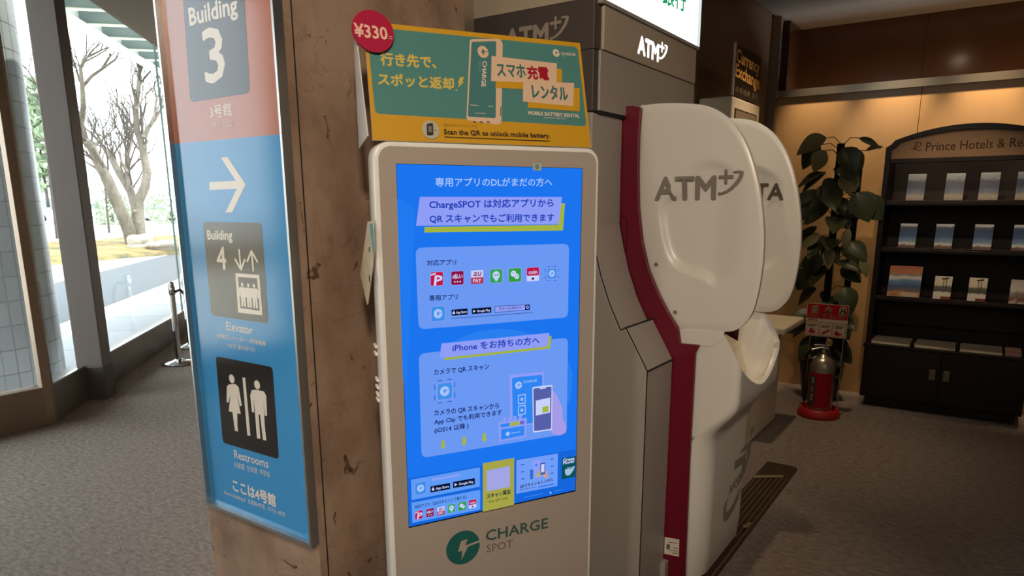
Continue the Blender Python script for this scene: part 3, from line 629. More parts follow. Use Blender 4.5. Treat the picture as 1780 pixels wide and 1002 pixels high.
a.poly([(945, 680), (958, 677.9), (964.8, 684.8), (975.1, 707.7), (976.3, 728.4), (983, 740), (982, 751.3), (971.7, 756.4), (960.2, 754.8), (955, 748)], PSK)
a.rpoly([(923.5, 672.5), (958.3, 668.3), (957.6, 747), (924.8, 751.5)], .005, WHT); a.rpoly([(925.3, 675), (956.8, 671.2), (956, 744.8), (926.5, 749)], .004, G('#5560a8'))
a.poly([(936, 674), (947, 672.6), (947, 674.6), (936, 676)], WHT); a.poly([(929.5, 696), (954.5, 690.5), (954.3, 716.5), (929.5, 722)], WHT); a.poly([(941, 707), (951.5, 704.7), (951.5, 715), (941, 717)], YEL)
# lower strip
SUB = G('#5f9bf6'); a.poly([(713, 833), (832.5, 811.4), (832.5, 845), (714, 868.3)], SUB); a.poly([(714, 873), (833, 850.5), (833, 884.7), (715.4, 907.8)], SUB)
icon(729.8, 847.7, 9.5, 's'); a.stroke([(750, 833), (797, 825)], 4, PAL)
badge([(746.6, 844.5), (780.8, 838.4), (780.8, 849.2), (747, 855.2)], 'App Store', 'a'); badge([(785.7, 836.8), (823.7, 830), (823.7, 840.8), (786, 847.6)], 'Google Play', 'g')
a.text('対応アプリ（QRスキャンして借りる）', (719.6, 884), (809, 866), 6.8, NAVY, .015)
for (x, y), k in zip([(726.6, 893.8), (745.9, 890), (764.7, 886.8), (783, 882.4), (801.5, 878.5), (819.3, 874.5)], 'p d au l w c'.split()): icon(x, y, 6.4, k)
YP_ = G('#a5a548'); a.poly([(837, 804.2), (891.5, 794.6), (891.3, 876.2), (837, 888.2)], YP_); a.poly([(843.5, 817), (884, 808.5), (884, 845), (843.8, 852.8)], G('#a2a4e4'))
a.text('スキャン貸出', (844, 865.5), (884.5, 856.8), 8, BLK, .03); a.text('Scan QR Code', (847.5, 873.5), (880, 866.5), 5, G('#4a4a20'), .01)
a.poly([(895, 798.6), (967.2, 787), (966.2, 843.3), (895, 857)], G('#6f9df8'))
a.poly([(923, 800), (937.5, 797), (937.5, 828), (923.5, 831)], PAL); a.poly([(918.7, 815.5), (924.3, 814.5), (924.3, 831), (918.7, 832)], G('#2f70c8')); a.discp((929.5, 807), 2.4, MID, 14); a.poly([(929, 828), (937, 813), (938, 826)], G('#b8b04c'))
a.poly([(940, 823), (948, 816), (950, 830), (944, 830)], G('#c79a9a')); a.rpoly([(936.3, 804), (945, 802.3), (945, 822.5), (936.6, 824.5)], .003, G('#4058b0')); a.poly([(938, 806), (943.6, 804.8), (943.6, 819), (938, 820.4)], WHT)
for x, y in ((905.5, 806.5), (905.5, 818.8), (906, 831), (956.7, 796.8), (956.7, 809.3), (956.3, 821.5)): a.stroke([(x-2.3, y+.4), (x+2.8, y-.4)], 1.7, G('#2858b8'))
a.text('QRスキャン & レンタル', (901, 848), (958.5, 835.3), 6.4, BLK, .02); a.text('Scan QR & Rent', (900.6, 852.3), (929, 846.5), 3.2, NAVY); a.stroke([(933, 845.4), (960, 839.6)], 1.6, DEEP)
a.poly([(973.6, 795.8), (998, 791.5), (997, 827.4), (973.2, 831.8)], G('#0e4f5c')); a.text('Green', (976, 801.5), (995.2, 798), 5.4, WHT, .05); a.text('Power', (976, 806.2), (995.5, 802.6), 4.8, WHT, .05)
a.poly([(979, 815), (984, 811), (990, 811), (996.5, 808.5), (993, 817), (988, 824), (982, 825.5), (979, 821)], G('#9fc0d8')); a.stroke([(981, 814), (986, 812.5), (991, 812)], 1.2, G('#0e4f5c'))
a.discp((954, 855), 1.8, LT, 12); a.stroke([(909, 863), (940, 856.5)], 1.2, G('#3d88f2')); a.stroke([(961, 852.5), (972, 850)], 1.2, G('#3d88f2'))
a.build('touchscreen', kt)

# ---------------------------------------------------------------- board on top of the kiosk
TIL = .07; tz0, tz1 = 1.645, 1.926
T0 = kp(.467, tz0, -.004); TV = (Vector((0, 0, tz1-tz0)) - KN*TIL).normalized(); TN = KD.cross(TV)
tt = thing('advertising_board', 'yellow and teal battery rental board leaning back on the kiosk top', 'sign', kp(.78, KZ1, -.02))
ta = Art(T0, KD, TV, .0, 5e-5)
YELL = ink('#c9951f', .45); TEA = ink('#4c807a', .45); BEIG = ink('#d8b596', .5); YTX = ink('#d0b24e', .5); TDK = ink('#3d6a63', .5); RDK = ink('#a01028', .5); WRM = ink('#dccbb6', .5)
q = [ta.p(*p) for p in ((632, 37), (1008, 75), (1027, 256.5), (648, 243.5))]
bq = [q[0], q[1], q[2]+Vector((.001, -.0)), q[3]]
mb = MB(); mb.prism([ta.w(p, .0) for p in bq], -TN*.004, WHITEP); mb.build('backing', tt)
ta.z = .0006; ta.poly([(632, 37), (1008, 75), (1027, 256.5), (648, 243.5)], YELL)
ta.rpoly([(637, 46.5), (1004, 82), (1019.3, 220), (652, 197.8)], .012, TEA)
ta.text('行き先で、', (662, 113.5), (758, 119.5), 22, YTX, .035, lean=.08); ta.text('スポッと返却', (657.5, 148), (788.5, 156), 21, YTX, .035, lean=.08)
ta.poly([(800, 134), (807, 134.5), (803, 142), (806.5, 142.4), (795.5, 153), (798.5, 145), (795.5, 144.6)], YTX); ta.discp((793, 157), 1.6, YTX, 10)
ta.rpoly([(816.5, 68.5), (869, 68), (873.5, 75), (871.3, 215), (863, 217), (810.5, 209)], .008, BEIG); ta.rpoly([(819.5, 73), (862.3, 72), (861.5, 206), (813, 203)], .005, ink('#447674', .45))
for x in (822, 834, 846): ta.poly([(x, 211), (x+5, 211.6), (x+5, 214), (x, 213.4)], ink('#5a4a40'))
ta.poly([(869.5, 186), (871, 186), (870.5, 202), (869, 202)], ink('#5a4a40'))
ta.spark((839.4, 90.6), .0155, BEIG, TDK)
ta.text('CHARGE', (838.8, 107), (836.5, 151), 8, WRM, .03, up=(846, 107)); ta.text('SPOT', (831.5, 107), (830.3, 126), 6, ink('#6f9f93'), .0, up=(836.5, 107))
ta.stroke([(817, 183), (831, 184)], 1, WRM); ta.stroke([(848, 185), (856, 185.5)], 1, WRM); ta.stroke([(826, 197), (844, 198)], 1, WRM)
ta.poly([(863, 107), (976.5, 121), (976, 159.5), (861, 153)], YELL); ta.poly([(918, 155), (1007, 153.5), (1007, 194.5), (917, 187.5)], YELL)
ta.poly([(854, 97.8), (967.4, 110.8), (967, 145.5), (853, 141.6)], BEIG); ta.poly([(909, 142), (997.3, 144.7), (996, 185), (908.5, 177)], BEIG)
ta.text('スマホ', (864.5, 133), (913.5, 135.8), 22.5, TDK, .035); ta.text('充電', (917.5, 137.8), (953.8, 140), 22.5, RDK, .04); ta.text('レンタル', (926, 171), (987, 175.5), 23.5, TDK, .035)
ta.text('MOBILE BATTERY RENTAL', (918, 200), (1007, 205.3), 6.3, WRM, .04); ta.text('SHARING SERVICE', (945, 206.3), (983, 208.4), 2.6, WRM)
ta.spark((966, 92.8), .0105, WRM, TEA); ta.text('CHARGE', (974.6, 96.5), (999.8, 98), 5, WRM, .03); ta.text('SPOT', (974.8, 101.5), (985, 102.2), 3, ink('#7fa697'))
ta.discp((748, 226.3), 16, ink('#b5aa90'), 32); ta.rpoly([(741, 216), (752, 214.5), (753, 236), (741.5, 236.5)], .004, ink('#2e2c2a')); ta.poly([(744, 220), (749.5, 219.5), (750, 230), (744.5, 230.5)], ink('#7d7468')); ta.discp((756, 227), 1.2, ink('#2e2c2a'), 8)
ta.text('QRをスキャンしてレンタル', (771, 220.5), (829, 223), 5, ink('#6e5a1c')); BRN = ink('#3c331c')
ta.text('Scan the QR to unlock mobile battery.', (772, 236.5), (955.7, 243), 11, BRN, .03); ta.stroke([(772.5, 238.6), (955, 246)], 1.1, BRN)
ta.build('printed_panel', tt)
# left flap and rear support
X = [kp(.456, 1.655, -.006), kp(.456, 1.90, -.072), kp(.456, 1.875, -.092), kp(.456, 1.632, -.092)]
mb = MB(); mb.prism(X, KD*.003, mat('white card', '#c9c4bd', .5)); mb.build('side_flap', tt)
X2 = [kp(1.02, 1.655, -.02), kp(1.02, 1.88, -.078), kp(1.02, 1.87, -.115), kp(1.02, 1.655, -.115)]
mb = MB(); mb.prism(X2, -KD*.003, mat('white card', '#c9c4bd', .5)); mb.build('side_flap', tt)
# price disc
da = Art(T0+TN*.012, KD, TV, .0, 5e-5); c = da.p(648.7, 54); r = (da.p(684.5, 57)-c).length; MAG = ink('#a81b3c', .35); DPK = ink('#e0b49c', .5)
mb = MB(); mb.prism([da.w(c+Vector((r*cos(2*PI*k/48), r*1.0*sin(2*PI*k/48))), 0) for k in range(48)], -TN*.005, MAG)
da.z = .0004; da.text('¥330', (617.3, 63), (674, 69.5), 22.5, DPK, .035); da.stroke([(676, 63.6), (681.5, 64.3)], 1.3, DPK); da.stroke([(676, 67.2), (681.5, 67.9)], 1.3, DPK)
pd = mb.build('price_disc', tt); pd['label'] = 'round crimson price disc'; da.build('price_lettering', pd)
# leaflet hanging on the kiosk's left side
def kl(x, y, al): return hit(x, y, KD, al)
lt = MB()
L0 = [kl(641, 385, KA0-.004), kl(650, 385, KA0-.004), kl(652, 440, KA0-.004), kl(640, 530, KA0-.010), kl(628, 478, KA0-.012)]
lt.prism(L0, -KD*.003, mat('cream paper', '#cdbfa2', .7))
lo = tag(lt.build('leaflet'), 'cream paper leaflet tucked along the left edge of the charging kiosk', 'leaflet')
LP = Art(L0[0]-KD*.0125, KN, (0, 0, 1), .0, 5e-5); LP.poly([(642, 390), (648, 388), (650.5, 425), (649, 445)], ink('#4f8f92')); LP.stroke([(637, 452), (646, 500)], 1.2, ink('#4a443c')); LP.poly([(641, 478), (644, 480), (643, 492), (641, 488)], ink('#4a443c')); LP.poly([(641, 430), (644, 430), (643, 440), (641, 438)], ink('#4a443c')); LP.build('print', lo)

# ---------------------------------------------------------------- cash machine and the grey surround it stands in
AS = 2.208; UX = -1.18; LX = -.945; AR = 2.442; AE = 3.13        # surround side plane, upper and lower fronts, jamb inner side, far end
et = thing('machine_surround', 'tall grey cabinet surround with lit sign above the cash machine', 'cabinet', (-1.3, 2.2, 0))
zA, zB, zC, zD = ony(1126, 646, AS).z, ony(1088, 570, AS).z, ony(1064, 520, AS).z, ony(1045, 470, AS).z
prof = [(-1.70, 0), (LX, 0), (LX, zA)] + [(ony(x, y, AS).x, ony(x, y, AS).z) for x, y in ((1108, 610), (1088, 570))]
prof += [(ony(x, y, AR).x, ony(x, y, AR).z) for x, y in ((1126, 558), (1108, 515), (1094, 470), (1085, 430), (1078, 390), (1074, 350))] + [(UX, 1.58), (UX, 1.80), (-1.70, 1.80)]
prof = [p for i, p in enumerate(prof) if i < 3 or p[0] >= UX-.0005]
prof.append((-1.70, 1.80))
def jamb(y0, y1, nm):
    mb = MB(); mb.prism([(x, y0, z) for x, z in prof], (0, y1-y0, 0), GREYP); return mb.build(nm, et, bevel=.006)
jamb(AS, AR, 'side_jamb'); jamb(3.075, AE, 'side_jamb')
mb = MB(); mb.box((-1.70, AR, 0), (-1.36, 3.075, 1.80), GREYD); mb.build('back_panel', et)
zs = ony(835, 31, AS).z
mb = MB(); mb.box((-1.70, AS, 1.803), (UX, AE, zs), GREYD); mb.build('dark_band', et, bevel=.004)
mb = MB(); mb.box((-1.70, AS, zs), (UX, AS+.02, 2.86), GREYL); mb.build('upper_side_panel', et)
zf0 = onx(1042, 86, UX).z; zf1 = onx(1208, 80, UX+.012).z
mb = MB(); mb.box((UX, AS+.03, 1.806), (UX+.010, AE, zf0-.003), GREYP); mb.build('lower_fascia', et, bevel=.003)
mb = MB(); mb.box((UX, AS+.045, zf0), (UX+.013, AE-.005, zf1-.012), GREYL); mb.build('name_fascia', et, bevel=.003)
mb = MB(); mb.box((UX-.3, AS+.02, zf1-.012), (UX+.02, AE+.008, zf1), GREYP); mb.box((UX-.3, AS+.02, zf1), (UX+.008, AS+.04, 2.86), GREYP)
mb.box((UX-.3, AE-.006, zf1), (UX+.02, AE+.008, 2.86), glow('#e8f4f2', .9)); mb.box((UX-.3, AS+.02, 2.84), (UX+.02, AE+.008, 2.86), GREYP); mb.build('sign_frame', et)
mb = MB(); mb.box((UX-.2, AS+.04, zf1), (UX+.012, AE-.006, 2.84), glow('#f4fffb', 2.6)); lb = mb.build('lit_sign', et)
la = Art((UX+.0125, 0, 0), (0, 1, 0), (0, 0, 1)); GRNS = glow('#1f9a63', .9)
la.text('セブン銀行', (1078, -22), (1191, 21), 40, GRNS, .03); la.build('sign_lettering', lb)
la = Art((UX+.0135, 0, 0), (0, 1, 0), (0, 0, 1)); la.bank_logo((1109, 91.5), (1144, 106.5), 30, glow('#ffffff', 2.4), .06); la.build('lit_lettering', et)
la = Art((0, AS-.0002, 0), (1, 0, 0), (0, 0, 1)); la.bank_logo((879, 87), (952, 76), 34, ink('#9a8d80', .4), .05); la.build('side_lettering', et)
# joints of the side panels
mb = MB()
pp = [(x, AS-.0006, z) for x, z in prof[1:-2]]
for p, q in zip(pp, pp[1:]):
    p, q = Vector(p), Vector(q); d = (q-p).normalized(); nn = Vector((-d.z, 0, d.x))*.0022
    mb.face([p-nn, q-nn, q+nn, p+nn], SEAM)
mb.box((UX-.002, AS+.028, 1.797), (UX+.011, AE, 1.803), SEAM); mb.box((UX-.35, AS-.001, 1.799), (UX+.001, AS+.03, 1.802), SEAM)
mb.box((UX-.1, AS-.001, zf0-.004), (UX+.002, AS+.045, zf0-.001), SEAM)
for p in ((1088, 570), (1126, 646)):
    v = ony(p[0], p[1], AS); mb.box((v.x-.0015, AS, v.z-.001), (v.x+.0035, AR-.004, v.z+.0025), SEAM)
mb.build('panel_joint', et)
# floor grille in front
gt = thing('floor_grille', 'dark ribbed metal foot grille on the carpet before the cash machine', 'grille', (-.8, 2.9, 0))
GX1 = -.705; GY1 = onz(1372, 812).y
GDK = mat('grille metal', '#57493a', .4, .7); GLT = mat('grille rib', '#8a755c', .3, .8)
mb = MB(); pts = [(-.95, 2.2, 0), (-.775, 2.2, 0)]+[(-.815+.04*cos(rad(th)), GY1-.04+.04*sin(rad(th)), 0) for th in range(0, 91, 15)]+[(-.95, GY1, 0)]
mb.prism(pts, (0, 0, .008), GDK); mb.build('plate', gt)
ye = onz(1340, 830).y
for i in range(7):
    mb = MB(); x = -.935+i*.024; mb.box((x, 2.25, .008), (x+.011, ye-.02, .016), GLT); mb.build('rib', gt)
CRB = mat('grille end bar', '#c9b592', .25, .7)
mb = MB(); mb.tube([onz(1309, 830, .02), onz(1340, 829.4, .02), onz(1361, 829, .02)], .008, CRB, 12); mb.build('end_bar', gt)
mb = MB(); mb.tube([onz(1291, 917, .02), onz(1298, 915.5, .02), onz(1303, 911, .02)], .008, CRB, 12); mb.build('end_bar', gt)
# the machine itself
F1 = 2.470; F2 = 3.020
mt_ = thing('cash_machine', 'white cash machine with crimson sides and rounded privacy panels', 'cash machine', (-1.0, 2.75, 0))
red_l = [(1073, 190), (1071, 250), (1072, 330), (1079, 400), (1090, 460), (1110, 525), (1138, 585), (1168, 631)]
rp = [ony(x, y, AR+.003) for x, y in red_l]
red_r = [(1190, 1001), (1198, 800), (1208, 616), (1215, 601), (1182, 598), (1178, 571), (1162, 545), (1144, 510), (1127, 468), (1116, 420), (1110, 360), (1109, 300), (1110, 240), (1114, 187), (1100, 184), (1084, 185)]
rq = [ony(x, y, AR+.003) for x, y in red_r]
for y0, y1 in ((AR+.003, AR+.022), (3.045, 3.06)):
    P = [(p.x, y0, p.z) for p in rp]+[(rp[-1].x-.004, y0, .70), (rp[-1].x-.004, y0, .02)]+[(rq[0].x, y0, .02)]+[(p.x, y0, p.z) for p in rq[1:]]
    mb = MB(); mb.prism(P, (0, y1-y0, 0), REDP); mb.build('red_side', mt_, bevel=.003)
# little catch outlined on the red side
ca = Art((0, AR+.003, 0), (1, 0, 0), (0, 0, 1)); DRED = ink('#3c0614', .5)
ca.stroke([(1076, 376), (1086, 377), (1089.5, 382), (1089, 440)], 2.2, DRED); ca.build('catch', mt_)
fin_px = [(1112, 188), (1122, 182.5), (1150, 179.5), (1190, 179.5), (1222, 182.5), (1245, 191), (1268, 208), (1288, 234), (1303, 266), (1314, 303), (1322, 345), (1326.5, 392), (1327, 430), (1324, 468), (1317, 510), (1307, 544), (1294, 563), (1279, 574), (1262, 577.5), (1230, 575), (1176, 569), (1160, 545), (1142, 510), (1125, 468), (1114, 420), (1108.5, 360), (1107.5, 300), (1109, 240)]
fin2 = [ony(x, y, F1) for x, y in fin_px]
def spline(P, n=4):
    out = []; m = len(P)
    for i in range(m):
        p0, p1, p2, p3 = P[i-1], P[i], P[(i+1) % m], P[(i+2) % m]
        for k in range(n):
            t = k/n; out.append(.5*((2*p1)+(p2-p0)*t+(2*p0-5*p1+4*p2-p3)*t*t+(3*p1-p0-3*p2+p3)*t**3))
    return out
fo = spline([Vector((p.x, p.z)) for p in fin2])
cen = sum(fo, Vector((0, 0)))/len(fo)
rc_px = [(1142, 372), (1152, 345), (1178, 332), (1194, 300), (1222, 278), (1262, 284), (1300, 315), (1325, 372), (1325, 430), (1290, 472), (1262, 490), (1240, 498), (1222, 486), (1196, 478), (1170, 464), (1154, 436)]
rc = spline([Vector((ony(x, y, F1).x, ony(x, y, F1).z)) for x, y in rc_px], 3)
def sdist(p, poly):                            # signed distance to an outline, negative inside
    d = 1e9; ins = False; n = len(poly)
    for i in range(n):
        a, b = poly[i], poly[(i+1) % n]; e = b-a; w = p-a; t = max(0, min(1, w.dot(e)/max(e.dot(e), 1e-9))); d = min(d, (w-e*t).length)
        if (a.y > p.y) != (b.y > p.y) and p.x < (b.x-a.x)*(p.y-a.y)/(b.y-a.y)+a.x: ins = not ins
    return -d if ins else d
def sstep(a, b, x): t = max(0, min(1, (x-a)/(b-a))); return t*t*(3-2*t)
def RF(x): return 1-sstep(ony(1236, 400, F1).x, ony(1300, 400, F1).x, x)
def make_fin(y, nm):
    mb = MB(); rows = []
    for k in range(34):
        s = 1-(k/33)**.9; r = []
        for q in fo:
            p = cen+(q-cen)*s; e = (q-p).length*.9
            edge = .005*(1-sstep(0, .010, e)**.5)
            sd = sdist(p, rc); rec = .018*(1-sstep(-.034, .006, sd))*sstep(-.02, .09, (p.y-1.05)) - .004*math.exp(-(sd/.012)**2)
            fade = (1-.5*sstep(1.50, 1.64, p.y))*RF(p.x)
            r.append(Vector((p.x, y+edge+max(0, rec)*fade-(.004*math.exp(-(sd/.012)**2) if rec < 0 else 0)*fade*0, p.y)))
        rows.append(r)
    back = [Vector((q.x, y+.026, q.y)) for q in fo]
    mid = [Vector((q.x, y+.014, q.y)) for q in fo]
    mb.grid([back, rows[0]], WHITEP, closed=True, smooth=False); mb.grid(rows, WHITEP, closed=True)
    mb.face(back, WHITEP); return mb.build(nm, mt_)
f1 = make_fin(F1, 'privacy_panel'); f2 = make_fin(F2, 'privacy_panel')
GRYL = ink('#857b70', .4)
fa = Art((0, F1+.0005, 0), (1, 0, 0), (0, 0, 1), .001, 3e-5)
fa.bank_logo((1140.6, 346.8), (1240.8, 345.6), 37, GRYL, .05)
# lay the lettering on the moulded surface
def drape(art, y):
    nv = []
    for v in art.mb.v:
        p = Vector((v[0], v[2])); sd = sdist(p, rc); rec = max(0, .018*(1-sstep(-.034, .006, sd))*sstep(-.02, .09, (p.y-1.05)))*(1-.5*sstep(1.50, 1.64, p.y))*RF(p.x)
        nv.append((v[0], y+rec-.0045+(v[1]-(art.O.y)), v[2]))
    art.mb.v = nv
drape(fa, F1); fl_ = fa.build('panel_lettering', f1)
fb = Art((0, F2, 0), (1, 0, 0), (0, 0, 1), .001, 3e-5); fb.bank_logo((1361, 347), (1281, 346.5), 27, ink('#5a5046', .4), .05); drape(fb, F2); fb.build('panel_lettering', f2)
for x, y in ((1141, 460), (1174, 543)):
    mb = MB(); p = ony(x, y, F1); mb.tube([(p.x, F1+.004, p.z), (p.x, F1-.003, p.z)], .0085, mat('screw cap', '#a1988c', .5), 16); mb.tube([(p.x, F1+.0, p.z), (p.x, F1-.004, p.z)], .0045, mat('screw head', '#6b645c', .4, .4), 12); mb.build('screw', f1)
# bracket under the near panel
mb = MB(); P = [ony(x, y, F1+.001) for x, y in ((1176, 571), (1258, 577), (1258, 590), (1236, 604), (1190, 600), (1178, 597))]
mb.prism(P, (0, .012, 0), WHITEP); mb.build('bracket', mt_, bevel=.002)
# lower body: a moulded shell with a scooped front rim
BY0, BY1 = F1+.004, 3.052; RC = .10; BXB = ony(1207, 640, F1+.004).x
def fx(z): return -.800+.098*sstep(.60, .77, z)+.01*sstep(.15, .0, z)*-1
def plan(z, inset=0):
    xf = fx(z)-inset; y0, y1 = BY0+inset, BY1-inset; P = []
    xs = BXB; n = 14; rc_ = RC-.072*sstep(.45, .8, z)
    for i in range(n): P.append((xs+(xf-rc_-xs)*i/n, y0))
    for i in range(n+1): th = -PI/2+PI/2*i/n; P.append((xf-rc_+rc_*cos(th), y0+rc_+rc_*sin(th)))
    m = 16
    for i in range(1, m): P.append((xf, y0+rc_+(y1-y0-2*rc_)*i/m))
    for i in range(n+1): th = PI/2*i/n; P.append((xf-rc_+rc_*cos(th), y1-rc_+rc_*sin(th)))
    for i in range(n-1, -1, -1): P.append((xs+(xf-rc_-xs)*i/n, y1))
    return P
top = plan(.9); yc = (BY0+BY1)/2
RK = [(-.82, 1.036), (-.775, 1.032), (-.755, 1.01), (-.735, .974), (-.715, .938), (-.7035, .912)]
def rim(x, y):
    f = abs(y-yc)/(BY1-BY0)*2
    if x >= RK[-1][0]: return .785+(.13*((2.80-y)/(2.80-BY0))**1.55 if y < 2.80 else .125*((y-2.80)/(BY1-2.80))**2.2)
    for (x0, z0), (x1, z1) in zip(RK, RK[1:]):
        if x0 <= x <= x1: return z0+(z1-z0)*(x-x0)/(x1-x0)
    return 1.036
rz = [rim(x, y) for x, y in top]
mb = MB(); rows = []; NZ = 26
for k in range(NZ+1):
    r = []
    for i, hz in enumerate(rz):
        z = .025+(hz-.025)*(k/NZ); x, y = plan(z)[i]; r.append((x, y, z))
    rows.append(r)
inn = []
for dz, ins in ((.004, .008), (0, .018), (-.03, .026), (-.08, .04)):
    inn.append([(plan(max(h+dz, .73), ins)[i][0], plan(max(h+dz, .73), ins)[i][1], max(h+dz, .75)) for i, h in enumerate(rz)])
inn.append([(plan(.78, .075)[i][0], plan(.78, .075)[i][1], .752) for i, h in enumerate(rz)])
mb.grid(rows, WHITEP); mb.grid([rows[-1], inn[0], inn[1]], WHITEP, smooth=False); mb.grid(inn[1:], WHITEP); mb.face(inn[-1], CREAM)
body = mb.build('lower_body', mt_)
mb = MB(); mb.tube([(BXB-.012, BY0+.002, .03), (BXB-.012, BY0+.002, .94)], .006, SILVER, 8); mb.build('edge_strip', mt_)
# console between the panels
mb = MB(); cp = [(-1.34, .02), (-.93, .02), (-.93, .76), (-.815, .78), (-.86, .90), (-1.0, .965), (-1.10, 1.0), (-1.16, 1.72), (-1.34, 1.76)]
mb.prism([(x, F1+.045, z) for x, z in cp], (0, F2-F1-.047, 0), CREAM); mb.build('console', mt_, bevel=.012)
mb = MB(); mb.prism([(-1.095, 2.57, 1.08), (-1.095, 2.95, 1.08), (-1.133, 2.95, 1.46), (-1.133, 2.57, 1.46)], (.006, 0, 0), mat('screen dark', '#12161c', .1)); mb.build('display', mt_)
mb = MB(); mb.prism([(-.865, 2.56, .906), (-.865, 2.66, .906), (-.94, 2.66, .942), (-.94, 2.56, .942)], (.002, 0, .006), mat('keypad', '#c9c6c0', .4)); mb.build('keypad', mt_)
mb = MB(); q = onx(1271, 590, -.86); mb.box((-.90, 2.53, .90), (-.85, 2.545, 1.05), mat('tan leather', '#a87c4e', .5)); mb.build('side_pad', mt_, bevel=.004)
mb = MB(); p = onx(1349, 637, -.73); mb.prism([(-.716, 2.93, .80), (-.716, 2.99, .803), (-.735, 2.99, .788), (-.735, 2.93, .785)], (0, 0, .002), mat('slot grey', '#8f877b', .5)); mb.build('slot', mt_)
# big figure and name on the front
lg = Art((fx(.3)+.0004, 0, 0), (0, 1, 0), (0, 0, 1)); GL7 = ink('#8d8377', .4)
c1 = lambda l: [(1200+x/4.515, 780+y/4.515) for x, y in l]
lg.poly(c1([(350, 100), (436, 38), (432, 70), (410, 118), (345, 172)]), GL7); lg.poly(c1([(408, 118), (434, 60), (440, 100), (428, 178), (404, 240), (370, 300), (352, 318), (382, 250), (398, 190)]), GL7)
lg.text('BANK', c1([(306, 362)])[0], c1([(400, 238)])[0], 13, GL7, .05)
lg.poly(c1([(396, 292), (362, 372), (332, 440), (300, 488), (276, 500), (262, 470), (258, 520), (262, 575), (290, 565), (340, 480), (376, 390)]), GL7); lg.poly(c1([(262, 470), (272, 430), (300, 380), (285, 430), (276, 500)]), GL7)
c5 = lambda l: [(1030+x/2.08, 520+y/2.08) for x, y in l]
lg.poly(c5([(530, 560), (552, 528), (574, 515), (570, 560), (552, 620), (545, 645), (558, 585), (558, 545)]), GL7); lg.poly(c5([(572, 470), (585, 452), (582, 480), (571, 500)]), GL7)
lg.build('front_emblem', body)
# notice sticker low on the red side, and its grey foot
na = Art((0, AR+.003, 0), (1, 0, 0), (0, 0, 1)); na.poly([(1155.5, 934), (1181, 938.5), (1180, 968.5), (1154.5, 963)], ink('#d9cdbd'))
for y, w in ((943, 16), (952, 8), (957, 14), (961, 10)): na.stroke([(1178-w, y+1.6-w*.1), (1178, y+2)], 1.1, ink('#4a3f36'))
na.poly([(1159, 946), (1165, 947), (1164, 956), (1158.5, 955)], ink('#5a6b4a')); na.build('notice_sticker', mt_)
mb = MB(); mb.box((-1.02, AR-.03, 0), (-.925, AR+.005, .10), GREYP); mb.build('foot', et)

# ---------------------------------------------------------------- currency exchange machine beyond
xt = thing('exchange_machine', 'cream currency exchange machine with a dark screen behind the cash machine', 'machine', (-1.5, 4.65, 0))
EX0, EX1, EY0, EY1 = -1.61, -1.40, 4.385, 4.97
mb = MB(); mb.box((EX0, EY0, .02), (EX1, EY1, 2.12), CREAM); mb.build('casing', xt, bevel=.012)
mb = MB(); mb.box((EX1, EY0+.05, 1.55), (EX1+.004, EY1-.07, 2.055), BLACK); mb.build('screen_bezel', xt, bevel=.002)
mb = MB(); mb.box((EX1+.004, EY0+.06, 1.56), (EX1+.006, EY1-.10, 2.045), mat('sleeping screen', '#6f675e', .2)); mb.build('screen', xt)
mb = MB(); tx = onx(1372, 572, -.99); mb.box((EX1-.02, EY0+.04, .69), (-1.0, EY1-.02, .735), CREAM); mb.build('shelf', xt, bevel=.012)
mb = MB(); v = onz(1322, 806); mb.box((EX1-.02, EY0-.3, .02), (-1.12, EY1-.1, .66), CREAM); mb.build('cash_box', xt, bevel=.01)
st = thing('exchange_sign', 'black Currency Exchange sign standing on the cream exchange machine', 'sign', (-1.41, 4.65, 2.12))
mb = MB(); mb.box((-1.41, 4.395, 2.122), (-1.40, 4.935, 2.415), mat('sign black', '#19150f', .3)); mb.build('board', st)
mb = MB(); mb.box((-1.412, 4.388, 2.122), (-1.398, 4.395, 2.42), mat('pale edge', '#d8cbb6', .3)); mb.build('edge', st)  # narrow pale strip down the near end of the board
xa = Art((-1.3997, 0, 0), (0, 1, 0), (0, 0, 1)); o9 = lambda x, y: (1200+x/5.568, 60+y/5.568); YW = ink('#e0a95a')
xa.text('Currency', o9(445, 298), o9(662, 418), 30, YW, .03); xa.text('Exchange', o9(434, 440), o9(662, 566), 29.5, YW, .03)
xa.text('外币兑换  환전', o9(434, 556), o9(650, 640), 10.5, ink('#7d6c58'), .01); xa.build('lettering', st)

# ---------------------------------------------------------------- brochure cabinet
CY = 5.62; WOOD = mat('dark mahogany', '#1a0c09', .38, 0, .4, noise=(3, '#120806', .3, .7, (1, 1, .15)))
WOODI = mat('cabinet inside', '#170d0a', .6); TAN = mat('tan header board', '#a98560', .4, noise=(3, '#9c7853', .3, .7, (1, 1, 1)))
cx0 = -.705; cx1 = .285; cxm = (cx0+cx1)/2; CB = 5.97
ct = thing('brochure_cabinet', 'dark mahogany brochure cabinet with arched header against the maple wall', 'cabinet', (cxm, 5.8, 0))
mb = MB(); mb.box((cx0+.03, CY+.06, 0), (cx1-.03, CB, .075), BLACK); mb.build('plinth', ct)
mb = MB(); mb.box((cx0, CY+.012, .075), (cx1, CB, .47), WOOD); mb.build('base_unit', ct, bevel=.003)
for x0, x1, hx in ((cx0+.012, cxm-.002, cxm-.045), (cxm+.002, cx1-.012, cxm+.04)):
    mb = MB(); mb.box((x0, CY-.006, .085), (x1, CY+.012, .45), WOOD); d = mb.build('door', ct, bevel=.003)
    mb = MB(); mb.box((hx-.02, CY-.024, .262), (hx+.02, CY-.006, .335), mat('brass pull', '#8a7d6c', .3, .8)); mb.build('handle', d, bevel=.003)
mb = MB(); mb.box((cx0-.006, CY-.012, .455), (cx1+.006, CB, .478), WOOD); mb.build('tray_top', ct, bevel=.003)
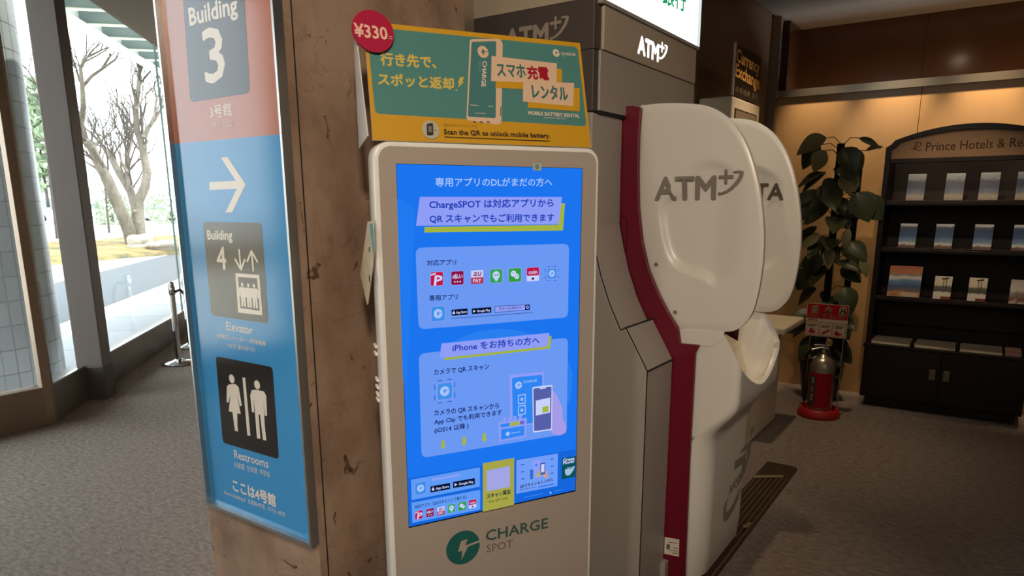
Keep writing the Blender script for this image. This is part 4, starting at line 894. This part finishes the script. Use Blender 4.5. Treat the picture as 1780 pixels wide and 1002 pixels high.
UPY = CY+.035
for x0, x1 in ((cx0, cx0+.035), (cx1-.035, cx1)):
    mb = MB(); mb.box((x0, UPY, .478), (x1, CB, 1.83), WOOD); mb.build('side_panel', ct, bevel=.003)
mb = MB(); mb.box((cx0+.035, CB-.015, .478), (cx1-.035, CB, 1.83), WOODI); mb.build('back_panel', ct)
SH = [.818, 1.165, 1.490]
for z in SH:
    mb = MB(); mb.box((cx0+.035, UPY+.004, z-.022), (cx1-.035, CB-.015, z), WOOD); mb.box((cx0+.035, UPY+.004, z), (cx1-.035, UPY+.014, z+.012), WOOD); mb.build('shelf', ct, bevel=.002)
mb = MB(); mb.prism([(cx0+.035, UPY+.22, .60), (cx1-.035, UPY+.22, .60), (cx1-.035, UPY+.20, SH[0]-.022), (cx0+.035, UPY+.20, SH[0]-.022)], (0, .012, 0), WOODI); mb.build('apron', ct)
zh = 1.785
mb = MB(); mb.box((cx0+.035, UPY, zh-.03), (cx1-.035, UPY+.06, zh), WOOD); mb.build('header_rail', ct, bevel=.002)
def arch(off):
    hw = (cx1-cx0)/2-off; P = []; zk = 1.862-off*.3; zt = 1.995-off
    P += [(cx0+off, zk)] if True else []
    P += [(cx0+off+.028, zk+.018), (cx0+off+.05, zk+.045), (cx0+off+.065, zk+.052)]
    x0, x1 = cx0+off+.065, cx1-off-.065; zz = zk+.052
    for k in range(1, 24): t = k/24; P.append((x0+(x1-x0)*t, zz+(zt-zz)*(1-(2*t-1)**2)))
    P += [(cx1-off-.065, zz), (cx1-off-.05, zk+.045), (cx1-off-.028, zk+.018), (cx1-off, zk)]
    return P
oa, ia = arch(0), arch(.034)
mb = MB(); mb.prism([(cx0+.034, UPY+.02, zh)]+[(x, UPY+.02, z) for x, z in ia]+[(cx1-.034, UPY+.02, zh)], (0, .02, 0), TAN); hb = mb.build('header_board', ct)
mb = MB(); n = len(oa); oa2 = [(cx0, zh)]+oa+[(cx1, zh)]; ia2 = [(cx0+.034, zh)]+ia+[(cx1-.034, zh)]
mb.grid([[(x, UPY+.045, z) for x, z in oa2], [(x, UPY-.006, z) for x, z in oa2], [(x, UPY-.006, z) for x, z in ia2], [(x, UPY+.03, z) for x, z in ia2]], WOOD, smooth=False); mb.build('header_moulding', ct)
ha = Art((0, UPY+.0195, 0), (1, 0, 0), (0, 0, 1)); HB = ink('#4a2d1c', .5)
ha.text('Prince Hotels & Resorts', (1609, 263), (1826, 253), 15, HB, .012)
ha.stroke([(1588, 262), (1592, 257), (1595, 249), (1592, 247), (1590, 252), (1592, 261)], 1.3, HB); ha.stroke([(1594, 248), (1600, 248), (1601, 253), (1595, 256)], 1.3, HB); ha.stroke([(1583, 260), (1589, 257), (1597, 262), (1602, 260)], 1.2, HB); ha.build('lettering', hb)
def band_mat(name, stops, sc=7, amt=.12):
    m = bpy.data.materials.new(name); m.use_nodes = True; nt = m.node_tree; N, L = nt.nodes, nt.links; b = N['Principled BSDF']; b.inputs['Roughness'].default_value = .35
    tc = N.new('ShaderNodeTexCoord'); sp = N.new('ShaderNodeSeparateXYZ'); nz = N.new('ShaderNodeTexNoise'); nz.inputs['Scale'].default_value = sc; nz.inputs['Detail'].default_value = 5
    ma = N.new('ShaderNodeMath'); ma.operation = 'MULTIPLY_ADD'; ma.inputs[1].default_value = amt; ad = N.new('ShaderNodeMath'); ad.operation = 'ADD'; ad.inputs[1].default_value = -amt/2
    rp = N.new('ShaderNodeValToRGB'); e = rp.color_ramp.elements
    e[0].position, e[0].color = stops[0][0], lin(stops[0][1]); e[1].position, e[1].color = stops[-1][0], lin(stops[-1][1])
    for p, c in stops[1:-1]: q = e.new(p); q.color = lin(c)
    L.new(tc.outputs['Generated'], sp.inputs[0]); L.new(tc.outputs['Generated'], nz.inputs[0]); L.new(nz.outputs[0], ma.inputs[0]); L.new(sp.outputs['Z'], ad.inputs[0]); L.new(ad.outputs[0], ma.inputs[2]); L.new(ma.outputs[0], rp.inputs[0]); L.new(rp.outputs[0], b.inputs['Base Color']); return m
SEA1 = band_mat('sea photograph', [(0, '#9a8d7a'), (.2, '#b9b3a8'), (.33, '#6f7d92'), (.5, '#27406f'), (.72, '#1f3157'), (.8, '#8b98a8'), (1, '#a9b4bd')], 4, .25)
SEA2 = band_mat('shore photograph', [(0, '#4d3222'), (.14, '#7d5f48'), (.2, '#e4e4e0'), (.3, '#7f9fc0'), (.5, '#31598c'), (.78, '#22406c'), (.86, '#41506a'), (.93, '#c8ced2'), (1, '#d8dcdc')], 4, .14)
MAGZ = band_mat('magazine cover', [(0, '#c79a72'), (.16, '#b98658'), (.22, '#6b5a55'), (.36, '#2c4a78'), (.52, '#5f87b0'), (.62, '#e0ddd6'), (.72, '#8d8279'), (.8, '#c07440'), (1, '#a8592c')], 3, .2)
PALM = band_mat('palm photograph', [(0, '#e2dccb'), (.3, '#e8e2d2'), (.38, '#3c4031'), (.55, '#56583f'), (.62, '#e2d6b4'), (1, '#ece4c8')], 6, .16)
CLIFF = band_mat('rock photograph', [(0, '#d9d3c6'), (.2, '#7a4238'), (.4, '#8a8074'), (.6, '#d6d2c8'), (1, '#b7b0a2')], 4, .5)
PAPER = mat('paper edges', '#dcd2bd', .7)
def leaflet(nm, x, z, w, h, mt, lab, grp, cat, th=.012, extra=None, y=None):
    y = UPY+.024 if y is None else y; ln = h*.20; t = thing(nm, lab, cat, (x, y, z), grp); a = math.atan(.20); up = Vector((0, sin(a), cos(a))); bk = Vector((0, cos(a), -sin(a)))
    p0 = Vector((x-w/2, y, z+.0045)); R = Vector((w, 0, 0))
    mb = MB(); mb.prism([p0+bk*.001, p0+R+bk*.001, p0+R+up*h+bk*.001, p0+up*h+bk*.001], bk*th, PAPER); mb.build('pages', t)
    mb = MB(); mb.prism([p0, p0+R, p0+R+up*h, p0+up*h], bk*.001, mt); c = mb.build('cover', t)
    if extra:
        ea = Art(p0-bk*.0003, (1, 0, 0), up); 
        for u0, v0, u1, v1, cl in extra: ea.poly2([(u0*w, v0*h), (u1*w, v0*h), (u1*w, v1*h), (u0*w, v1*h)], ink(cl))
        ea.build('print', c)
    return t
ORD = ['leftmost', 'second from the left', 'third from the left', 'fourth from the left']
def sx(px, py_, z): return ony(px, py_, UPY+.024).x
for i, px in enumerate((1589, 1656, 1716, 1781)):
    leaflet('brochure', sx(px, 350, 0), SH[2], .108, .19, SEA1, 'dim blue sea brochure on the top shelf of the cabinet, %s' % ORD[i], 'brochures on the top shelf', 'brochure')
for i, px in enumerate((1575, 1638, 1706, 1775)):
    leaflet('brochure', sx(px, 432, 0), SH[1], .105, .176, SEA2, 'brochure with pale shoreline on the middle shelf, %s' % ORD[i], 'brochures on the middle shelf', 'brochure')
leaflet('magazine', sx(1569, 516, 0), SH[0], .205, .225, MAGZ, 'large sunset seaside magazine at left of the lowest display shelf', 'brochures on the lowest display shelf', 'magazine', extra=[(.42, .03, .92, .17, '#cdb59a'), (.08, .05, .34, .13, '#a8784e')])
for i, px in enumerate((1636, 1697)):
    leaflet('brochure', sx(px, 518, 0), SH[0], .104, .165, PALM, ['palm tree brochure right beside the sunset magazine', 'second palm tree brochure, farther from the sunset magazine'][i], 'brochures on the lowest display shelf', 'brochure', extra=[(.45, .0, 1, .15, '#8c2e22'), (.5, .45, .54, .9, '#38382a'), (.66, .45, .7, .92, '#38382a'), (.40, .86, .62, .92, '#38382a'), (.58, .88, .80, .95, '#38382a')])
leaflet('brochure', sx(1770, 524, 0), SH[0], .105, .165, CLIFF, 'pale brochure with rocky photograph at far right of lowest display shelf', 'brochures on the lowest display shelf', 'brochure')
for i, (xa_, xb_) in enumerate(((1514, 1580), (1589, 1659), (1669, 1743), (1750, 1792))):
    x0 = ony(xa_, 600, CY+.02).x; x1 = min(ony(xb_, 608, CY+.02).x, cx1-.05); w = x1-x0
    for j in range(3):
        mb = MB(); M = Matrix.Translation((x0+w/2, CY+.135, .479+j*.0075)) @ Matrix.Rotation(rad(random.uniform(-2, 2)), 4, 'Z'); mb.box((-w/2, -.11, 0), (w/2, .11, .007), [PAPER, mat('paper edges warm', '#cfc0a4', .7), mat('cover dull', '#7d746a', .5)][j] if i < 3 else mat('pink cover', '#a98078', .6), M)
        tag(mb.build('magazine_copy'), '%s magazine lying flat on the tray, in the pile %s' % (['bottom', 'middle', 'top'][j], ['nearest the plant', 'second from the plant', 'third from the plant', 'with reddish covers'][i]), 'magazine', 'magazines lying on the cabinet tray')

# ---------------------------------------------------------------- artificial climbing plant
LEAFM = mat('dark leaf', '#2f3822', .38, 0, .5, noise=(6, '#465033', .3, .7, (1, 1, 1))); LEAFP = mat('pale leaf', '#7a7854', .45, noise=(6, '#8f8a66', .3, .7, (1, 1, 1))); STEM = mat('stem', '#3a2f22', .8)
PX, PY = ony(1450, 400, 5.66).x, 5.66
pt = thing('potted_plant', 'tall leafy climbing plant on a dark pole between cash machine and cabinet', 'plant', (PX, PY, 0))
mb = MB(); mb.lathe([(.0, 0), (.12, 0), (.155, .26), (.16, .28), (.145, .28), (.14, .24), (0, .24)], (PX, PY, 0), mat('dark pot', '#1d1815', .5)); mb.build('pot', pt)
mb = MB(); mb.box((PX-.03, PY-.02, .2), (PX+.015, PY+.025, 1.905), mat('moss pole', '#17110d', 1)); mb.box((PX+.10, PY+.03, .2), (PX+.14, PY+.07, 1.80), mat('moss pole', '#17110d', 1)); mb.build('pole', pt)
LF = random.Random(11); lm = {0: MB(), 1: MB()}; sm_ = lm[0]
def leaf(p, d, up, ln, wd, pale):
    d = Vector(d).normalized(); s = d.cross(Vector(up)).normalized(); nrm = s.cross(d).normalized(); rows = []
    for i in range(9):
        t = i/8; hw = wd*(sin(PI*min(1, t*.98+.02))**.75)*(1.15-.55*t); dz = -.28*ln*t*t
        rows.append([p+d*ln*t+nrm*(dz+abs(k)*hw*.28)+s*hw*k for k in (-1, -.5, 0, .5, 1)])
    lm[pale].grid(rows, LEAFP if pale else LEAFM)
def leaf_at(px_, py_, dx, dz, ln, wd, pale=0, dy=None):
    y = PY+(LF.uniform(-.12, .10) if dy is None else dy); p = ony(px_, py_, y); dd = Vector((dx, LF.uniform(-.5, .1), dz)).normalized(); leaf(p, dd, Vector((LF.uniform(-.3, .3), -1, LF.uniform(.3, .9))), ln, wd, pale)
    base = Vector((PX, PY, p.z-.05)); sm_.tube([base, (base+p)/2+Vector((0, -.02, .03)), p], .003, STEM, 6)
for l in [(1436, 240, -.9, -.35, .22, .09, 1, -.05), (1425, 252, -.6, -.8, .20, .08, 0, .02), (1466, 258, .6, -.9, .20, .09, 0, -.10), (1478, 262, .5, -.8, .16, .07, 1, -.04), (1494, 240, .95, -.35, .17, .03, 0, -.02), (1505, 262, .8, .3, .12, .03, 0, 0), (1434, 262, -.5, -1, .16, .07, 1, -.1), (1418, 330, -.3, -1, .22, .10, 0, -.08), (1438, 345, -.5, -.8, .20, .08, 0, -.1), (1470, 300, .4, -.9, .17, .08, 1, -.1),
          (1490, 335, .5, -.9, .22, .11, 0, -.12), (1500, 345, .7, -.7, .2, .1, 0, -.06), (1430, 368, -.8, -.4, .18, .05, 1, -.1), (1476, 398, -.2, -1, .15, .04, 1, -.14), (1480, 420, .7, -.7, .17, .06, 0, -.1), (1425, 410, -.9, -.6, .17, .04, 1, -.1), (1422, 440, -.4, -.9, .2, .08, 0, -.12), (1440, 430, .2, -1, .16, .05, 1, -.14), (1410, 470, -.6, -.8, .2, .09, 0, -.06), (1500, 445, .3, -1, .16, .04, 1, -.1), (1470, 500, .3, -.8, .2, .08, 0, -.1), (1408, 350, -.5, -.8, .18, .08, 0, 0)]:
    leaf_at(*l)
for i in range(64):
    z = LF.uniform(.3, 1.75); a = LF.uniform(0, 2*PI); r = LF.uniform(.03, .16); p = Vector((PX+r*cos(a)*1.1, PY+r*sin(a)*.7, z))
    if cos(a) > .2: p.x -= .08
    leaf(p, (cos(a)+LF.uniform(-.4, .4), .6*sin(a)-.15, LF.uniform(-1, -.1)), (LF.uniform(-.3, .3), -.6, .8), LF.uniform(.14, .24), LF.uniform(.05, .095), 0)
lm[0].build('dark_foliage', pt); lm[1].build('pale_foliage', pt)

# ---------------------------------------------------------------- fire extinguisher on its red stand
b = onz(1422, 722); EXC = Vector((b.x, b.y, 0))
RST = mat('red stand', '#b01f1f', .4); STL = mat('steel can', '#b5aa98', .28, .75)
xs_ = thing('extinguisher_stand', 'red base with two rods and a red fire notice beside the plant', 'stand', EXC)
mb = MB(); mb.lathe([(0, 0), (.142, 0), (.142, .02), (.128, .06), (.115, .065), (.108, .05), (.104, .028), (0, .028)], EXC, RST, 40); mb.build('base', xs_)
for sx_ in (-1, 1):
    mb = MB(); mb.tube([EXC+Vector((sx_*.112, .045, .03)), EXC+Vector((sx_*.108, .05, .60))], .005, CHROME, 8); mb.build('rod', xs_)
sy = EXC.y+.045
sp = [ony(x, y, sy) for x, y in ((1405, 527), (1476.5, 531.5), (1470.5, 589), (1398, 583))]; sx0, sx1 = (sp[0].x+sp[3].x)/2, (sp[1].x+sp[2].x)/2; sz1, sz0 = (sp[0].z+sp[1].z)/2, (sp[2].z+sp[3].z)/2
mb = MB(); mb.box((sx0, sy, sz0), (sx1, sy+.004, sz1), ink('#c8b8a2', .4)); nb = mb.build('notice_board', xs_)
ea = Art((sx0, sy, sz0), (1, 0, 0), (0, 0, 1), .0006); w, h = sx1-sx0, sz1-sz0; RD = ink('#a81218', .4); CRW = ink('#d9ccb8', .4)
R2 = lambda u0, v0, u1, v1, m: ea.poly2([(u0*w, v0*h), (u1*w, v0*h), (u1*w, v1*h), (u0*w, v1*h)], m)
R2(.01, .55, .99, .985, RD)
def etext(body, u, v, uw, vh, m, bold=.02):
    vs, fs, _ = text_shape(body); k = ea.mb.m(m)
    for ox, oy in ((0, 0), (bold, 0), (0, bold), (-bold, 0), (0, -bold)):
        bi = len(ea.mb.v); ea.mb.v += [tuple(ea.w((u*w+x*uw*w+ox*vh*h, v*h+y*vh*h+oy*vh*h))) for x, y in vs]
        for f in fs: ea.mb.f.append(tuple(bi+i for i in f)); ea.mb.mi.append(k); ea.mb.sm.append(False)
    ea.z += 5e-5
for i, ch in enumerate('消火器'): etext(ch, .10+.34*i, .70, .17, .23, CRW, .05)
etext('FIRE EXTINGUISHER', .06, .585, .88, .075, CRW, .03); etext('使用方法', .05, .47, .22, .06, RD, .02)
for u in (.02, .345, .67):
    for r in ((u, .03, u+.305, .04), (u, .43, u+.305, .44), (u, .03, u+.01, .44), (u+.295, .03, u+.305, .44)): R2(*r, RD)
    for q in range(2): R2(u+.04, .34-.05*q, u+.26-.05*q, .36-.05*q, ink('#6a5a50'))
ea.poly2([(.08*w, .10*h), (.22*w, .09*h), (.26*w, .14*h), (.16*w, .17*h), (.25*w, .2*h), (.12*w, .24*h)], RD); ea.poly2([(.42*w, .08*h), (.6*w, .2*h), (.58*w, .24*h), (.4*w, .12*h)], RD); ea.poly2([(.72*w, .08*h), (.82*w, .08*h), (.92*w, .14*h), (.80*w, .15*h), (.8*w, .2*h), (.72*w, .2*h)], RD)
ea.build('printing', nb)
ft = thing('fire_extinguisher', 'steel fire extinguisher with red label standing on the red base', 'fire extinguisher', EXC+Vector((0, 0, .028)))
mb = MB(); mb.lathe([(0, .03), (.075, .03), (.083, .04), (.084, .05), (.084, .345), (.08, .375), (.066, .405), (.045, .425), (.026, .435), (.022, .45), (0, .45)], EXC, STL, 40); mb.build('cylinder', ft)
def wrap(a0, a1, z0, z1, r, mt, nm, par):
    mb = MB(); n = 14; mb.grid([[EXC+Vector((r*cos(a0+(a1-a0)*k/n), r*sin(a0+(a1-a0)*k/n), z)) for k in range(n+1)] for z in (z0, z1)], mt); return mb.build(nm, par)
va = math.atan2(-EXC.y, -EXC.x)
lab = wrap(va-1.2, va+.95, .075, .325, .0848, RD, 'label', ft)
wrap(va-.98, va-.42, .085, .30, .0854, ink('#3c4a36'), 'label_patch', lab)
for k, ch in enumerate('消火器'):
    vs, fs, _ = text_shape(ch); mb = MB(); 
    for f in fs: mb.face([EXC+Vector((.0858*cos(va-.85+vs[i][0]*.3), .0858*sin(va-.85+vs[i][0]*.3), .245-.062*k+vs[i][1]*.05)) for i in f], CRW)
    mb.build('label_character', lab)
mb = MB(); mb.lathe([(.020, .45), (.024, .455), (.024, .475), (.015, .48), (.015, .50), (0, .50)], EXC, mat('brass', '#a89872', .3, .9), 20); mb.build('valve', ft)
mb = MB(); mb.tube([EXC+Vector((.03, 0, .49)), EXC+Vector((-.02, -.02, .495)), EXC+Vector((-.075, -.04, .478))], .008, SILVER, 8); mb.tube([EXC+Vector((.02, 0, .505)), EXC+Vector((-.02, -.02, .515)), EXC+Vector((-.06, -.035, .512))], .007, SILVER, 8); mb.build('handle', ft)
mb = MB(); mb.tube([EXC+Vector((.03, -.02, .535))+Vector((.020*cos(k*PI/8), 0, .020*sin(k*PI/8))) for k in range(17)], .0045, mat('pull ring', '#c9b48c', .3, .8), 8, False); mb.build('pull_ring', ft)
mb = MB(); H0 = EXC+Vector((-.02, -.01, .475)); mb.tube([H0, H0+Vector((-.06, 0, .0)), EXC+Vector((-.112, 0, .43)), EXC+Vector((-.122, 0, .33)), EXC+Vector((-.112, .01, .2)), EXC+Vector((-.103, .01, .09))], .010, mat('hose rubber', '#15130f', .6), 10); mb.build('hose', ft)
